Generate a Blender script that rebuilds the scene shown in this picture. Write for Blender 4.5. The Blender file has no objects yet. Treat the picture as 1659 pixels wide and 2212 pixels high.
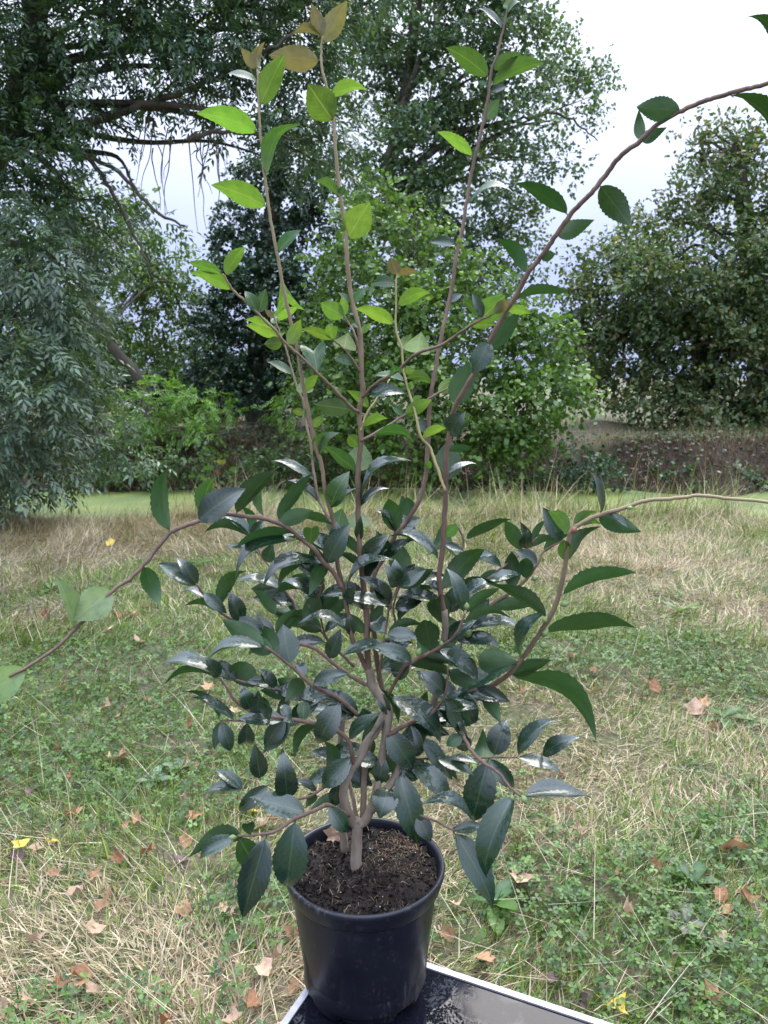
import bpy, math, random
import numpy as np
from mathutils import Matrix, Vector

random.seed(7)
rng = np.random.default_rng(11)
scene = bpy.context.scene
R_ = math.radians

# ------------------------------------------------------------------ camera, sky, sun, exposure
CAM_Z, PITCH, FPX = 1.6, R_(10.0), 1662.0          # FPX: focal length in pixels of a 1659 x 2212 view of the photograph
cam_d = bpy.data.cameras.new('camera')
cam = bpy.data.objects.new('camera', cam_d)
scene.collection.objects.link(cam)
cam.location = (0, 0, CAM_Z)
cam.rotation_euler = (math.pi / 2 - PITCH, 0, 0)
cam_d.sensor_fit = 'VERTICAL'
cam_d.sensor_height = 34.6
cam_d.lens = 34.6 * FPX / 2212.0
cam_d.clip_end = 1500
cam_d.clip_start = 0.02
cam_d.dof.use_dof = True
cam_d.dof.focus_distance = 1.42
cam_d.dof.aperture_fstop = 11.0
scene.camera = cam

world = bpy.data.worlds.new('World')
scene.world = world
world.use_nodes = True
wn, wl = world.node_tree.nodes, world.node_tree.links
wn.clear()
SUN_EL, SUN_AZ = R_(58), R_(25)                    # azimuth measured from +Y (away from the camera) towards +X
sky = wn.new('ShaderNodeTexSky'); sky.sky_type = 'NISHITA'; sky.sun_disc = False
sky.sun_elevation = SUN_EL; sky.sun_rotation = SUN_AZ
sky.air_density = 1.0; sky.dust_density = 3.0; sky.ozone_density = 1.0
tc = wn.new('ShaderNodeTexCoord'); sep = wn.new('ShaderNodeSeparateXYZ')
ramp = wn.new('ShaderNodeValToRGB')                # overcast cloud deck: paler and brighter overhead
re = ramp.color_ramp.elements
re[0].position = 0.0; re[0].color = (0.105, 0.128, 0.21, 1)
re[1].position = 1.0; re[1].color = (0.84, 0.95, 1.22, 1)
for pos_, c_ in ((0.13, (0.125, 0.148, 0.232)), (0.25, (0.195, 0.215, 0.285)), (0.40, (0.285, 0.305, 0.37))):
    e = re.new(pos_); e.color = (*c_, 1)
nz = wn.new('ShaderNodeTexNoise'); nz.inputs['Scale'].default_value = 1.7; nz.inputs['Detail'].default_value = 4
add = wn.new('ShaderNodeMath'); add.operation = 'MULTIPLY_ADD'; add.inputs[1].default_value = 0.16
sub = wn.new('ShaderNodeMath'); sub.operation = 'SUBTRACT'; sub.inputs[1].default_value = 0.08
scl = wn.new('ShaderNodeVectorMath'); scl.operation = 'SCALE'; scl.inputs['Scale'].default_value = 17.5
mix = wn.new('ShaderNodeMix'); mix.data_type = 'RGBA'; mix.inputs['Factor'].default_value = 0.94
bg = wn.new('ShaderNodeBackground'); bg.inputs['Strength'].default_value = 0.1
wo = wn.new('ShaderNodeOutputWorld')
wl.new(tc.outputs['Generated'], sep.inputs[0]); wl.new(tc.outputs['Generated'], nz.inputs['Vector'])
wl.new(nz.outputs['Fac'], add.inputs[0]); wl.new(sep.outputs['Z'], add.inputs[2])
wl.new(add.outputs[0], sub.inputs[0]); wl.new(sub.outputs[0], ramp.inputs[0])
wl.new(ramp.outputs[0], scl.inputs[0]); wl.new(sky.outputs[0], mix.inputs[6]); wl.new(scl.outputs[0], mix.inputs[7])
wl.new(mix.outputs[2], bg.inputs[0]); wl.new(bg.outputs[0], wo.inputs[0])

sun_d = bpy.data.lights.new('sun', 'SUN'); sun_d.energy = 1.4; sun_d.angle = R_(40); sun_d.color = (1.0, 0.93, 0.82)
sun = bpy.data.objects.new('sun', sun_d); scene.collection.objects.link(sun)
sdir = Vector((math.sin(SUN_AZ) * math.cos(SUN_EL), math.cos(SUN_AZ) * math.cos(SUN_EL), math.sin(SUN_EL)))
sun.rotation_euler = (-sdir).to_track_quat('-Z', 'Y').to_euler()
sun.location = sdir * 30

vs = scene.view_settings
vs.view_transform = 'Standard'; vs.look = 'None'; vs.exposure = 1.5; vs.gamma = 1.0
scene.render.engine = 'CYCLES'
scene.cycles.use_denoising = True
scene.cycles.max_bounces = 8
scene.cycles.diffuse_bounces = 4
scene.cycles.transmission_bounces = 6
scene.cycles.glossy_bounces = 3
scene.cycles.caustics_reflective = False
scene.cycles.caustics_refractive = False

# ------------------------------------------------------------------ pixel -> place
cp, sp_ = math.cos(PITCH), math.sin(PITCH)
def ray(px, py):
    x = (px - 829.5) / FPX; y = -(py - 1106.0) / FPX
    return np.array([x, cp + y * sp_, -sp_ + y * cp])
CAM = np.array([0, 0, CAM_Z])
def at(px, py, Y):
    d = ray(px, py); return CAM + d * (Y / d[1])
def depth(px, py, Y): return Y / ray(px, py)[1]
def onz(px, py, z):
    d = ray(px, py); return CAM + d * ((z - CAM_Z) / d[2])

# ------------------------------------------------------------------ helpers
col = scene.collection
def vnoise(x, y, seed=0):
    x = np.asarray(x, float); y = np.asarray(y, float)
    xi = np.floor(x).astype(np.int64); yi = np.floor(y).astype(np.int64)
    fx = x - xi; fy = y - yi; fx = fx * fx * (3 - 2 * fx); fy = fy * fy * (3 - 2 * fy)
    def h(a, b):
        n = (a * 374761393 + b * 668265263 + seed * 974634777) & 0x7fffffff
        n = ((n ^ (n >> 13)) * 1274126177) & 0x7fffffff
        return ((n ^ (n >> 16)) & 0xffff) / 65535.0
    return (h(xi, yi) * (1 - fx) + h(xi + 1, yi) * fx) * (1 - fy) + (h(xi, yi + 1) * (1 - fx) + h(xi + 1, yi + 1) * fx) * fy
def fbm(x, y, seed=0, o=3):
    s = 0; a = .5
    for k in range(o):
        s = s + a * vnoise(np.asarray(x) * 2 ** k, np.asarray(y) * 2 ** k, seed + k); a *= .5
    return s / (1 - .5 ** o)

def mesh_np(name, verts, faces_tri=None, faces_quad=None, cols=None, mat=None, smooth=False, flat=False):
    """mesh from numpy arrays (fast)"""
    me = bpy.data.meshes.new(name)
    verts = np.ascontiguousarray(verts, dtype=np.float32).reshape(-1, 3)
    loops = []; starts = []; totals = []; n = 0
    if faces_tri is not None and len(faces_tri):
        f = np.asarray(faces_tri, dtype=np.int32); loops.append(f.ravel()); k = len(f)
        starts.append(n + 3 * np.arange(k)); totals.append(np.full(k, 3)); n += 3 * k
    if faces_quad is not None and len(faces_quad):
        f = np.asarray(faces_quad, dtype=np.int32); loops.append(f.ravel()); k = len(f)
        starts.append(n + 4 * np.arange(k)); totals.append(np.full(k, 4)); n += 4 * k
    loops = np.concatenate(loops).astype(np.int32); starts = np.concatenate(starts).astype(np.int32); totals = np.concatenate(totals).astype(np.int32)
    me.vertices.add(len(verts)); me.vertices.foreach_set('co', verts.ravel())
    me.loops.add(len(loops)); me.loops.foreach_set('vertex_index', loops)
    me.polygons.add(len(starts)); me.polygons.foreach_set('loop_start', starts); me.polygons.foreach_set('loop_total', totals)
    if flat: me.polygons.foreach_set('use_smooth', np.zeros(len(starts), dtype=bool))
    if smooth: me.polygons.foreach_set('use_smooth', np.ones(len(starts), dtype=bool))
    me.update(calc_edges=True)
    if cols is not None:
        a = me.color_attributes.new('Col', 'FLOAT_COLOR', 'POINT')
        c = np.ones((len(verts), 4), np.float32); c[:, :3] = cols
        a.data.foreach_set('color', c.ravel())
    if mat is not None: me.materials.append(mat)
    return me
def obj(name, me, parent=None, label=None, cat=None, group=None, kind=None, loc=None):
    o = bpy.data.objects.new(name, me); col.objects.link(o)
    if parent is not None: o.parent = parent
    if loc is not None: o.location = loc
    for k, v in (('label', label), ('category', cat), ('group', group), ('kind', kind)):
        if v: o[k] = v
    return o
def empty(name, loc, label, cat, group=None):
    o = obj(name, None, None, label, cat, group, None, loc); o.empty_display_size = .05; return o

def smooth_path(pts, per=5):
    P = np.asarray(pts, float)
    if len(P) < 3: per = max(per, 2)
    Q = np.vstack([2 * P[0] - P[1], P, 2 * P[-1] - P[-2]])
    out = []
    for i in range(1, len(Q) - 2):
        for t in np.linspace(0, 1, per, endpoint=False):
            a, b, c, d = Q[i - 1], Q[i], Q[i + 1], Q[i + 2]
            out.append(.5 * ((2 * b) + (-a + c) * t + (2 * a - 5 * b + 4 * c - d) * t * t + (-a + 3 * b - 3 * c + d) * t ** 3))
    out.append(P[-1]); return np.array(out)
def tube(path, rad, sides=8, wob=0.0, seed=0):
    """returns verts, quads, tris of a tapered tube"""
    P = np.asarray(path, float); n = len(P); rad = np.broadcast_to(np.asarray(rad, float), (n,))
    T = np.gradient(P, axis=0); T /= np.linalg.norm(T, axis=1)[:, None] + 1e-12
    ref = np.array([1., 0, 0]) if abs(T[0, 0]) < .8 else np.array([0, 1., 0])
    V = []; u = np.cross(T[0], ref); u /= np.linalg.norm(u)
    g = np.random.default_rng(seed)
    for i in range(n):
        u = u - T[i] * (u @ T[i]); u /= np.linalg.norm(u) + 1e-12
        v = np.cross(T[i], u)
        a = np.arange(sides) * 2 * math.pi / sides
        r = rad[i] * (1 + wob * g.uniform(-1, 1, sides))
        V.append(P[i] + (np.cos(a) * r)[:, None] * u + (np.sin(a) * r)[:, None] * v)
    V = np.vstack(V); q = []
    for i in range(n - 1):
        for k in range(sides):
            k2 = (k + 1) % sides
            q.append((i * sides + k, i * sides + k2, (i + 1) * sides + k2, (i + 1) * sides + k))
    m = len(V); V = np.vstack([V, P[:1] - T[:1] * rad[0] * .3, P[-1:] + T[-1:] * rad[-1] * .6])
    t = [(m, (k + 1) % sides, k) for k in range(sides)] + [(m + 1, (n - 1) * sides + k, (n - 1) * sides + (k + 1) % sides) for k in range(sides)]
    return V, q, t
def merge(parts):
    V, Q, T = [], [], []; n = 0
    for v, q, t in parts:
        V.append(np.asarray(v)); Q += [tuple(np.asarray(f) + n) for f in q]; T += [tuple(np.asarray(f) + n) for f in t]; n += len(v)
    return np.vstack(V), Q, T
def boxv(lo, hi):
    x0, y0, z0 = lo; x1, y1, z1 = hi
    v = np.array([(x0,y0,z0),(x1,y0,z0),(x1,y1,z0),(x0,y1,z0),(x0,y0,z1),(x1,y0,z1),(x1,y1,z1),(x0,y1,z1)], float)
    return v, [(0,3,2,1),(4,5,6,7),(0,1,5,4),(1,2,6,5),(2,3,7,6),(3,0,4,7)], []

# ------------------------------------------------------------------ materials
def new_mat(name):
    m = bpy.data.materials.new(name); m.use_nodes = True
    nt = m.node_tree; nt.nodes.clear()
    out = nt.nodes.new('ShaderNodeOutputMaterial'); p = nt.nodes.new('ShaderNodeBsdfPrincipled')
    nt.links.new(p.outputs[0], out.inputs[0])
    return m, nt, p, out
def N(nt, t, **kw):
    n = nt.nodes.new(t)
    for k, v in kw.items(): setattr(n, k, v)
    return n
def noise(nt, scale, detail=4, vec=None, rough=.55):
    n = N(nt, 'ShaderNodeTexNoise'); n.inputs['Scale'].default_value = scale; n.inputs['Detail'].default_value = detail
    n.inputs['Roughness'].default_value = rough
    if vec is not None: nt.links.new(vec, n.inputs['Vector'])
    return n
def rampn(nt, fac, stops):
    r = N(nt, 'ShaderNodeValToRGB'); e = r.color_ramp.elements
    e[0].position, e[0].color = stops[0][0], (*stops[0][1], 1); e[1].position, e[1].color = stops[-1][0], (*stops[-1][1], 1)
    for p, c in stops[1:-1]:
        x = e.new(p); x.color = (*c, 1)
    nt.links.new(fac, r.inputs[0]); return r
def bump(nt, p, height, strength, dist):
    b = N(nt, 'ShaderNodeBump'); b.inputs['Strength'].default_value = strength; b.inputs['Distance'].default_value = dist
    nt.links.new(height, b.inputs['Height']); nt.links.new(b.outputs[0], p.inputs['Normal']); return b
def mixc(nt, fac, a, b, blend='MIX'):
    m = N(nt, 'ShaderNodeMix', data_type='RGBA', blend_type=blend)
    for s, i in ((fac, 0), (a, 6), (b, 7)):
        if hasattr(s, 'links') or hasattr(s, 'is_linked'): nt.links.new(s, m.inputs[i])
        elif i == 0: m.inputs[0].default_value = s
        else: m.inputs[i].default_value = (*s, 1)
    return m.outputs[2]

def foliage_mat(name, rough=.5, trans=.3, spec=.4, tint=(1.25, 1.3, .6)):
    m, nt, p, out = new_mat(name)
    a = N(nt, 'ShaderNodeAttribute', attribute_name='Col')
    nt.links.new(a.outputs['Color'], p.inputs['Base Color'])
    p.inputs['Roughness'].default_value = rough; p.inputs['Specular IOR Level'].default_value = spec
    tr = N(nt, 'ShaderNodeBsdfTranslucent')
    nt.links.new(mixc(nt, 1.0, a.outputs['Color'], tint, 'MULTIPLY'), tr.inputs['Color'])
    ms = N(nt, 'ShaderNodeMixShader'); ms.inputs[0].default_value = trans
    nt.links.new(p.outputs[0], ms.inputs[1]); nt.links.new(tr.outputs[0], ms.inputs[2]); nt.links.new(ms.outputs[0], out.inputs[0])
    return m
M_fol = foliage_mat('foliage', .42, .34, .5)
M_fol_gloss = foliage_mat('foliage_glossy', .32, .28, .7)
M_grass = foliage_mat('grass_blades', .6, .3, .25, (1.1, 1.15, .8))

def bark_mat(name, c1, c2, scale=18, rough=.85, bumpd=.01):
    m, nt, p, out = new_mat(name)
    t = N(nt, 'ShaderNodeTexCoord'); mp = N(nt, 'ShaderNodeMapping'); mp.inputs['Scale'].default_value = (1, 1, .25)
    nt.links.new(t.outputs['Object'], mp.inputs[0])
    n = noise(nt, scale, 6, mp.outputs[0], .65)
    r = rampn(nt, n.outputs['Fac'], [(.3, c1), (.7, c2)])
    nt.links.new(r.outputs[0], p.inputs['Base Color']); p.inputs['Roughness'].default_value = rough
    bump(nt, p, n.outputs['Fac'], .6, bumpd); return m
M_bark = bark_mat('tree_bark', (.035, .028, .022), (.12, .10, .08), 6, .9, .03)
M_twig = bark_mat('twig_bark', (.07, .055, .05), (.16, .13, .11), 30, .8, .004)

# ------------------------------------------------------------------ terrain
def edge_near(x): return 8.9 + .25 * np.sin(np.asarray(x) * .7 + 1) + .12 * np.sin(np.asarray(x) * 2.3)
def edge_far(x): return 13.7 + .25 * np.sin(np.asarray(x) * .5 + 2) + .15 * np.sin(np.asarray(x) * 1.9)
def sstep(a, b, x):
    t = np.clip((x - a) / (b - a), 0, 1); return t * t * (3 - 2 * t)
def ground_z(x, y):
    x = np.asarray(x, float); y = np.asarray(y, float)
    z = .05 * (fbm(x * .7, y * .7, 3) - .5) + .03 * (fbm(x * 3, y * 3, 9) - .5)
    z = z - 1.0 * sstep(edge_near(x), edge_near(x) + 1.1, y)
    z = z + (1.3 + .45 * (fbm(x * .55, y * .3, 31) - .5)) * sstep(edge_far(x) - .7, edge_far(x) + .9 + 2.4 * fbm(x * .5, x * 0, 35), y) + .12 * (fbm(x * .9, y * .9, 21) - .5) * sstep(13, 15, y)
    z = z + .25 * sstep(2, -4, x) * sstep(14.5, 17, y)
    z = z + 6 * sstep(60, 400, y) * 0
    return z
def terrain():
    xs = np.concatenate([np.linspace(-300, -14, 22), np.linspace(-13, 13, 131), np.linspace(14, 300, 22)])
    ys = np.concatenate([np.linspace(-60, -3, 12), np.linspace(-2, 22, 160), np.linspace(22.6, 60, 30), np.linspace(70, 500, 14)])
    X, Y = np.meshgrid(xs, ys); Z = ground_z(X, Y)
    V = np.stack([X, Y, Z], -1).reshape(-1, 3)
    nx, ny = len(xs), len(ys)
    i = np.arange((ny - 1) * (nx - 1)); r = i // (nx - 1) * nx + i % (nx - 1)
    Q = np.stack([r, r + 1, r + nx + 1, r + nx], -1)
    m, nt, p, out = new_mat('soil_and_thatch')
    t = N(nt, 'ShaderNodeTexCoord')
    n1 = noise(nt, 1.3, 5, t.outputs['Object']); n2 = noise(nt, 38, 5, t.outputs['Object'], .7)
    a = rampn(nt, n2.outputs['Fac'], [(.3, (.045, .034, .022)), (.5, (.12, .095, .06)), (.72, (.24, .20, .125))])
    b = rampn(nt, n2.outputs['Fac'], [(.3, (.025, .04, .014)), (.7, (.09, .12, .04))])
    f = rampn(nt, n1.outputs['Fac'], [(.42, (0, 0, 0)), (.6, (1, 1, 1))])
    sy = N(nt, 'ShaderNodeSeparateXYZ'); nt.links.new(t.outputs['Object'], sy.inputs[0])
    earth = rampn(nt, n2.outputs['Fac'], [(.3, (.018, .011, .006)), (.7, (.055, .034, .02))])  # bank soil, darkened further: shade of overhanging trees is put into the colour
    by = N(nt, 'ShaderNodeMapRange'); by.inputs[1].default_value = 9.2; by.inputs[2].default_value = 9.6; nt.links.new(sy.outputs['Y'], by.inputs[0])
    b2 = N(nt, 'ShaderNodeMapRange'); b2.inputs[1].default_value = 15.3; b2.inputs[2].default_value = 16.2; b2.inputs[3].default_value = 1; b2.inputs[4].default_value = 0; nt.links.new(sy.outputs['Y'], b2.inputs[0])
    bm = N(nt, 'ShaderNodeMath', operation='MULTIPLY'); nt.links.new(by.outputs[0], bm.inputs[0]); nt.links.new(b2.outputs[0], bm.inputs[1])
    nt.links.new(mixc(nt, bm.outputs[0], mixc(nt, f.outputs[0], a.outputs[0], b.outputs[0]), earth.outputs[0]), p.inputs['Base Color'])
    p.inputs['Roughness'].default_value = .95; bump(nt, p, n2.outputs['Fac'], .8, .02)
    obj('ground', mesh_np('ground', V, None, Q, None, m, True), kind='structure')
terrain()

def pond():
    xs = np.linspace(-60, 60, 61); ys = np.linspace(8.9, 15.3, 12)
    X, Y = np.meshgrid(xs, ys); V = np.stack([X, Y, np.full_like(X, -.5)], -1).reshape(-1, 3)
    nx = len(xs); i = np.arange((len(ys) - 1) * (nx - 1)); r = i // (nx - 1) * nx + i % (nx - 1)
    Q = np.stack([r, r + 1, r + nx + 1, r + nx], -1)
    m, nt, p, out = new_mat('duckweed_water')
    t = N(nt, 'ShaderNodeTexCoord')
    n1 = noise(nt, 1.1, 5, t.outputs['Object']); n2 = noise(nt, 130, 3, t.outputs['Object'], .8); n3 = noise(nt, .45, 6, t.outputs['Object'], .6)
    weed = rampn(nt, n2.outputs['Fac'], [(.28, (.06, .10, .02)), (.5, (.13, .175, .045)), (.75, (.20, .24, .075))])
    tone = rampn(nt, n1.outputs['Fac'], [(.35, (.55, .66, .62)), (.65, (1.15, 1.1, .8))])
    c = mixc(nt, 1.0, weed.outputs[0], tone.outputs[0], 'MULTIPLY')
    gap = rampn(nt, n3.outputs['Fac'], [(.60, (0, 0, 0)), (.72, (.9, .9, .9))])
    nt.links.new(mixc(nt, gap.outputs[0], c, (.03, .045, .012)), p.inputs['Base Color'])
    rr = rampn(nt, gap.outputs[0], [(0, (.6, .6, .6)), (1, (.08, .08, .08))]); nt.links.new(rr.outputs[0], p.inputs['Roughness'])
    bump(nt, p, n2.outputs['Fac'], .35, .01)
    obj('water', mesh_np('water', V, None, Q, None, m), kind='structure')
pond()

# ------------------------------------------------------------------ grass and ground cover (nobody could count it)
def blades(P, az, h, lean, w, curl, segs=3):
    """vectorised blades: root P, azimuth, height, lean (0 upright .. 1 flat), half width, curl"""
    n = len(P); d = np.stack([np.cos(az), np.sin(az), np.zeros(n)], -1)
    s = np.stack([-np.sin(az), np.cos(az), np.zeros(n)], -1)
    V = []
    for k in range(segs + 1):
        t = k / segs
        ang = (lean + curl * t) * (math.pi / 2)
        if k == 0: c = P.copy()
        else:
            c = c + (h / segs)[:, None] * (d * np.sin(ang)[:, None] + np.array([0, 0, 1.]) * np.cos(ang)[:, None])
        c[:, 2] = np.maximum(c[:, 2], ground_z(c[:, 0], c[:, 1]) + .002)
        ww = w * (1 - t ** 1.5)
        if k < segs: V += [c - s * ww[:, None], c + s * ww[:, None]]
        else: V += [c]
    V = np.stack(V, 1); m = V.shape[1]
    T = []
    for k in range(segs - 1):
        a = 2 * k; T += [(a, a + 1, a + 3), (a, a + 3, a + 2)]
    a = 2 * (segs - 1); T += [(a, a + 1, a + 2)]
    T = np.array(T); F = (np.arange(n)[:, None, None] * m + T[None]).reshape(-1, 3)
    return V.reshape(-1, 3), F, m
def wedge(n, y0, y1, power=1.0, margin=.7):
    """random ground points inside the view wedge plus a margin on both sides"""
    u = rng.random(n); y = (y0 ** (power + 1) + u * (y1 ** (power + 1) - y0 ** (power + 1))) ** (1 / (power + 1))
    half = y * .54 + margin
    x = rng.uniform(-1, 1, n) * half
    return x, y
# places with clover, dry thatch and taller grass: centre pixel on the ground and radius in metres
def gp(px, py): p = onz(px, py, 0); return p[0], p[1]
CLOVER = [(*gp(180, 1560), .75), (*gp(330, 1620), .5), (*gp(60, 1480), .6), (*gp(300, 1430), .5), (*gp(1500, 1440), .55), (*gp(1300, 1420), .5),
          (*gp(1350, 2000), .38), (*gp(1560, 2120), .3), (*gp(1230, 1930), .22), (*gp(560, 1950), .18), (*gp(700, 1500), .5), (*gp(1620, 1850), .25), (*gp(430, 1720), .2)]
DRY = [(*gp(350, 2130), .5), (*gp(560, 2160), .35), (*gp(100, 2160), .4), (*gp(620, 1720), .3), (*gp(1300, 1650), .5), (*gp(1560, 1280), 1.2), (*gp(1620, 1600), .6),
       (*gp(1350, 1220), 1.3), (*gp(120, 1170), 1.6), (*gp(420, 1140), 1.0), (*gp(1150, 1780), .4), (*gp(100, 1330), .5)]
def patch(x, y, L):
    v = np.zeros_like(x)
    for cx, cy, r in L: v = np.maximum(v, np.exp(-(((x - cx) ** 2 + (y - cy) ** 2) / (r * r)) ** 1.5))
    return v
def off_things(x, y):
    return ~((np.abs(x + .3) < .0))
GREENS = np.array([(.095, .165, .02), (.13, .215, .03), (.07, .125, .022), (.18, .24, .045), (.11, .16, .035)])
STRAWS = np.array([(.43, .345, .225), (.35, .265, .165), (.53, .44, .31), (.26, .19, .115), (.34, .32, .17)])
def grass_layer(name, n, y0, y1, hmin, hmax, wmin, wmax, dry_bias, label, segs=2, power=0.2, dens=None, colour=None):
    x, y = wedge(n, y0, y1, power)
    cl = patch(x, y, CLOVER); dr = patch(x, y, DRY); nz_ = fbm(x * 1.6, y * 1.6, 5); nb = fbm(x * 5, y * 5, 15)
    dry = np.clip(dry_bias + .55 * (nz_ - .5) * 2 + .5 * dr - .3 * cl + .25 * sstep(5.5, 8.5, y), 0.04, .96)
    keep = (y < edge_near(x) + .25) & (rng.random(n) < np.clip(1.05 - .5 * cl - .6 * (nb > .66), .1, 1))
    if dens is not None: keep &= rng.random(n) < dens(x, y)
    x, y, dry = x[keep], y[keep], dry[keep]; n = len(x)
    P = np.stack([x, y, ground_z(x, y) - .004], -1)
    # blades lie over together in swirls
    az = 6.28 * fbm(x * 1.3, y * 1.3, 40) * 2 + rng.normal(0, .9, n)
    h = rng.uniform(hmin, hmax, n) * rng.choice([.7, 1, 1.5], n, p=[.4, .45, .15]) * (.7 + .6 * fbm(x * 2.1, y * 2.1, 50)) * (1 + .5 * sstep(6, 8.5, y))
    isdry = rng.random(n) < dry
    lean = np.clip(rng.normal(.42, .25, n) + .25 * isdry, 0, .95)
    V, F, m = blades(P, az, h, lean, rng.uniform(wmin, wmax, n), rng.uniform(0, .55, n), segs)
    c = np.where(isdry[:, None], STRAWS[rng.integers(0, 5, n)], GREENS[rng.integers(0, 5, n)]) * rng.uniform(.5, 1.5, n)[:, None]
    obj(name, mesh_np(name, V, F, None, np.repeat(c, m, 0), M_grass), kind='stuff', label=label, cat='grass')
grass_layer('lawn_grass', 66000, 1.5, 4.6, .03, .095, .0014, .0030, .27, 'short mixed green and straw coloured lawn grass around the table', 3, .2)
grass_layer('meadow_grass', 80000, 4.4, 9.1, .05, .13, .0022, .0042, .27, 'longer patchy grass running down to the pond edge', 2, .4)
grass_layer('lawn_thatch', 45000, 1.5, 5.0, .04, .11, .0007, .0014, .95, 'pale dead grass stems lying matted in the lawn', 2, .2)
def tall_dens(x, y): return np.clip(1.2 * sstep(6.6, 8.4, y) * (.35 + .9 * patch(x, y, DRY)) * (.4 + fbm(x * 1.2, y * 1.2, 71)) + .25 * patch(x, y, DRY) * sstep(4.6, 6, y), 0, 1)
grass_layer('tall_dry_grass', 60000, 4.6, 9.15, .12, .30, .0012, .0024, .78, 'tall bleached seeding grass standing along the pond edge', 3, .5, tall_dens)

grass_layer('pond_edge_grass', 16000, 8.0, 9.2, .22, .50, .0022, .0045, .45, 'tall mixed green and straw grass fringing the near pond edge', 3, .5, lambda x, y: np.clip(.1 + 1.3 * sstep(8.3, 8.8, y) * sstep(.42, .6, fbm(x * 1.4, y * 1.4, 83)), 0, 1))
def straw_stems(n):
    x, y = wedge(n, 1.55, 6.0, .0)
    P = np.stack([x, y, ground_z(x, y) + rng.uniform(.01, .05, n)], -1)
    az = rng.uniform(0, 6.28, n)
    V, F, m = blades(P, az, rng.uniform(.10, .34, n), rng.uniform(.45, .97, n), rng.uniform(.0008, .0014, n), rng.uniform(-.1, .2, n), 3)
    c = np.array([(.55, .48, .34)]) * rng.uniform(.75, 1.2, n)[:, None]
    obj('straw_stems', mesh_np('straw_stems', V, F, None, np.repeat(c, m, 0), M_grass), kind='stuff', label='long thin straw stalks fallen criss-cross on the lawn', cat='straw')
straw_stems(1500)

def clover(n):
    x, y = wedge(n, 1.5, 6.2, .1)
    cl = patch(x, y, CLOVER); nb = fbm(x * 2.4, y * 2.4, 90)
    k = (rng.random(n) < np.clip(cl * 1.1 + .5 * sstep(.58, .7, nb), 0, 1)); x, y = x[k], y[k]; n = len(x)
    hgt = rng.uniform(.012, .05, n) * (1 + .5 * patch(x, y, CLOVER))
    C = np.stack([x, y, ground_z(x, y) + hgt], -1)
    az0 = rng.uniform(0, 6.28, n); tilt = rng.normal(0, .35, (n, 2)); size = rng.uniform(.007, .0165, n)
    V, F, cc = [], [], []
    tpl = np.array([(.0, 0, 0), (.55, .42, .10), (1.0, .38, .05), (1.08, 0, -.08), (1.0, -.38, .05), (.55, -.42, .10)])
    tf = np.array([(0, 2, 1), (0, 3, 2), (0, 4, 3), (0, 5, 4)])
    base = 0
    cols = np.array([(.055, .12, .022), (.075, .155, .028), (.105, .19, .04), (.045, .095, .026)])[rng.integers(0, 4, n)] * rng.uniform(.75, 1.3, n)[:, None]
    for j in range(3):
        a = az0 + j * 2.094 + rng.normal(0, .15, n); ca, sa = np.cos(a), np.sin(a)
        lx = tpl[:, 0][None] * size[:, None]; ly = tpl[:, 1][None] * size[:, None]; lz = tpl[:, 2][None] * size[:, None]
        wx = ca[:, None] * lx - sa[:, None] * ly; wy = sa[:, None] * lx + ca[:, None] * ly
        wz = lz + wx * tilt[:, :1] + wy * tilt[:, 1:]
        V.append(np.stack([wx + C[:, :1], wy + C[:, 1:2], wz + C[:, 2:]], -1).reshape(-1, 3))
        F.append((base + np.arange(n)[:, None, None] * 6 + tf[None]).reshape(-1, 3)); cc.append(np.repeat(cols, 6, 0)); base += 6 * n
    obj('clover', mesh_np('clover', np.vstack(V), np.vstack(F), None, np.vstack(cc), M_fol), kind='stuff', label='dark green clover leaves carpeting parts of the lawn', cat='clover')
clover(50000)

# ------------------------------------------------------------------ trees
TPL = {
  'lance': (np.array([(0,0,0),(.42,.5,.04),(.45,0,-.05),(.42,-.5,.04),(1,0,-.12)]), np.array([(0,2,1),(0,3,2),(1,2,4),(2,3,4)])),
  'oval': (np.array([(0,0,0),(.28,.46,.05),(.72,.40,.0),(.5,0,-.07),(.28,-.46,.05),(.72,-.40,.0),(1,0,-.12)]), np.array([(0,3,1),(1,3,2),(2,3,6),(0,4,3),(4,5,3),(5,6,3)])),
  'lobed': (np.array([(0,0,0),(.2,.5,.05),(.45,.28,0),(.62,.55,.02),(.7,.2,0),(1,0,-.1),(.7,-.2,0),(.62,-.55,.02),(.45,-.28,0),(.2,-.5,.05)]), np.array([(0,2,1),(0,4,2),(2,4,3),(0,5,4),(0,6,5),(0,8,6),(8,7,6),(0,9,8)])),
}
def unit(v): return v / (np.linalg.norm(v, axis=-1, keepdims=True) + 1e-9)
def leaves_geo(C, A, Nn, L, W, tpl):
    """leaves at C along axis A with upper-side normal Nn"""
    T, F = TPL[tpl]; n = len(C)
    A = unit(A); Nn = unit(Nn - A * np.sum(A * Nn, -1, keepdims=True)); B = np.cross(Nn, A)
    V = C[:, None] + A[:, None] * (T[:, 0][None] * L[:, None])[..., None] + B[:, None] * (T[:, 1][None] * W[:, None])[..., None] + Nn[:, None] * (T[:, 2][None] * L[:, None])[..., None]
    return V.reshape(-1, 3), (np.arange(n)[:, None, None] * len(T) + F[None]).reshape(-1, 3), len(T)
def rand_dir(n): return unit(rng.normal(0, 1, (n, 3)))
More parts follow.
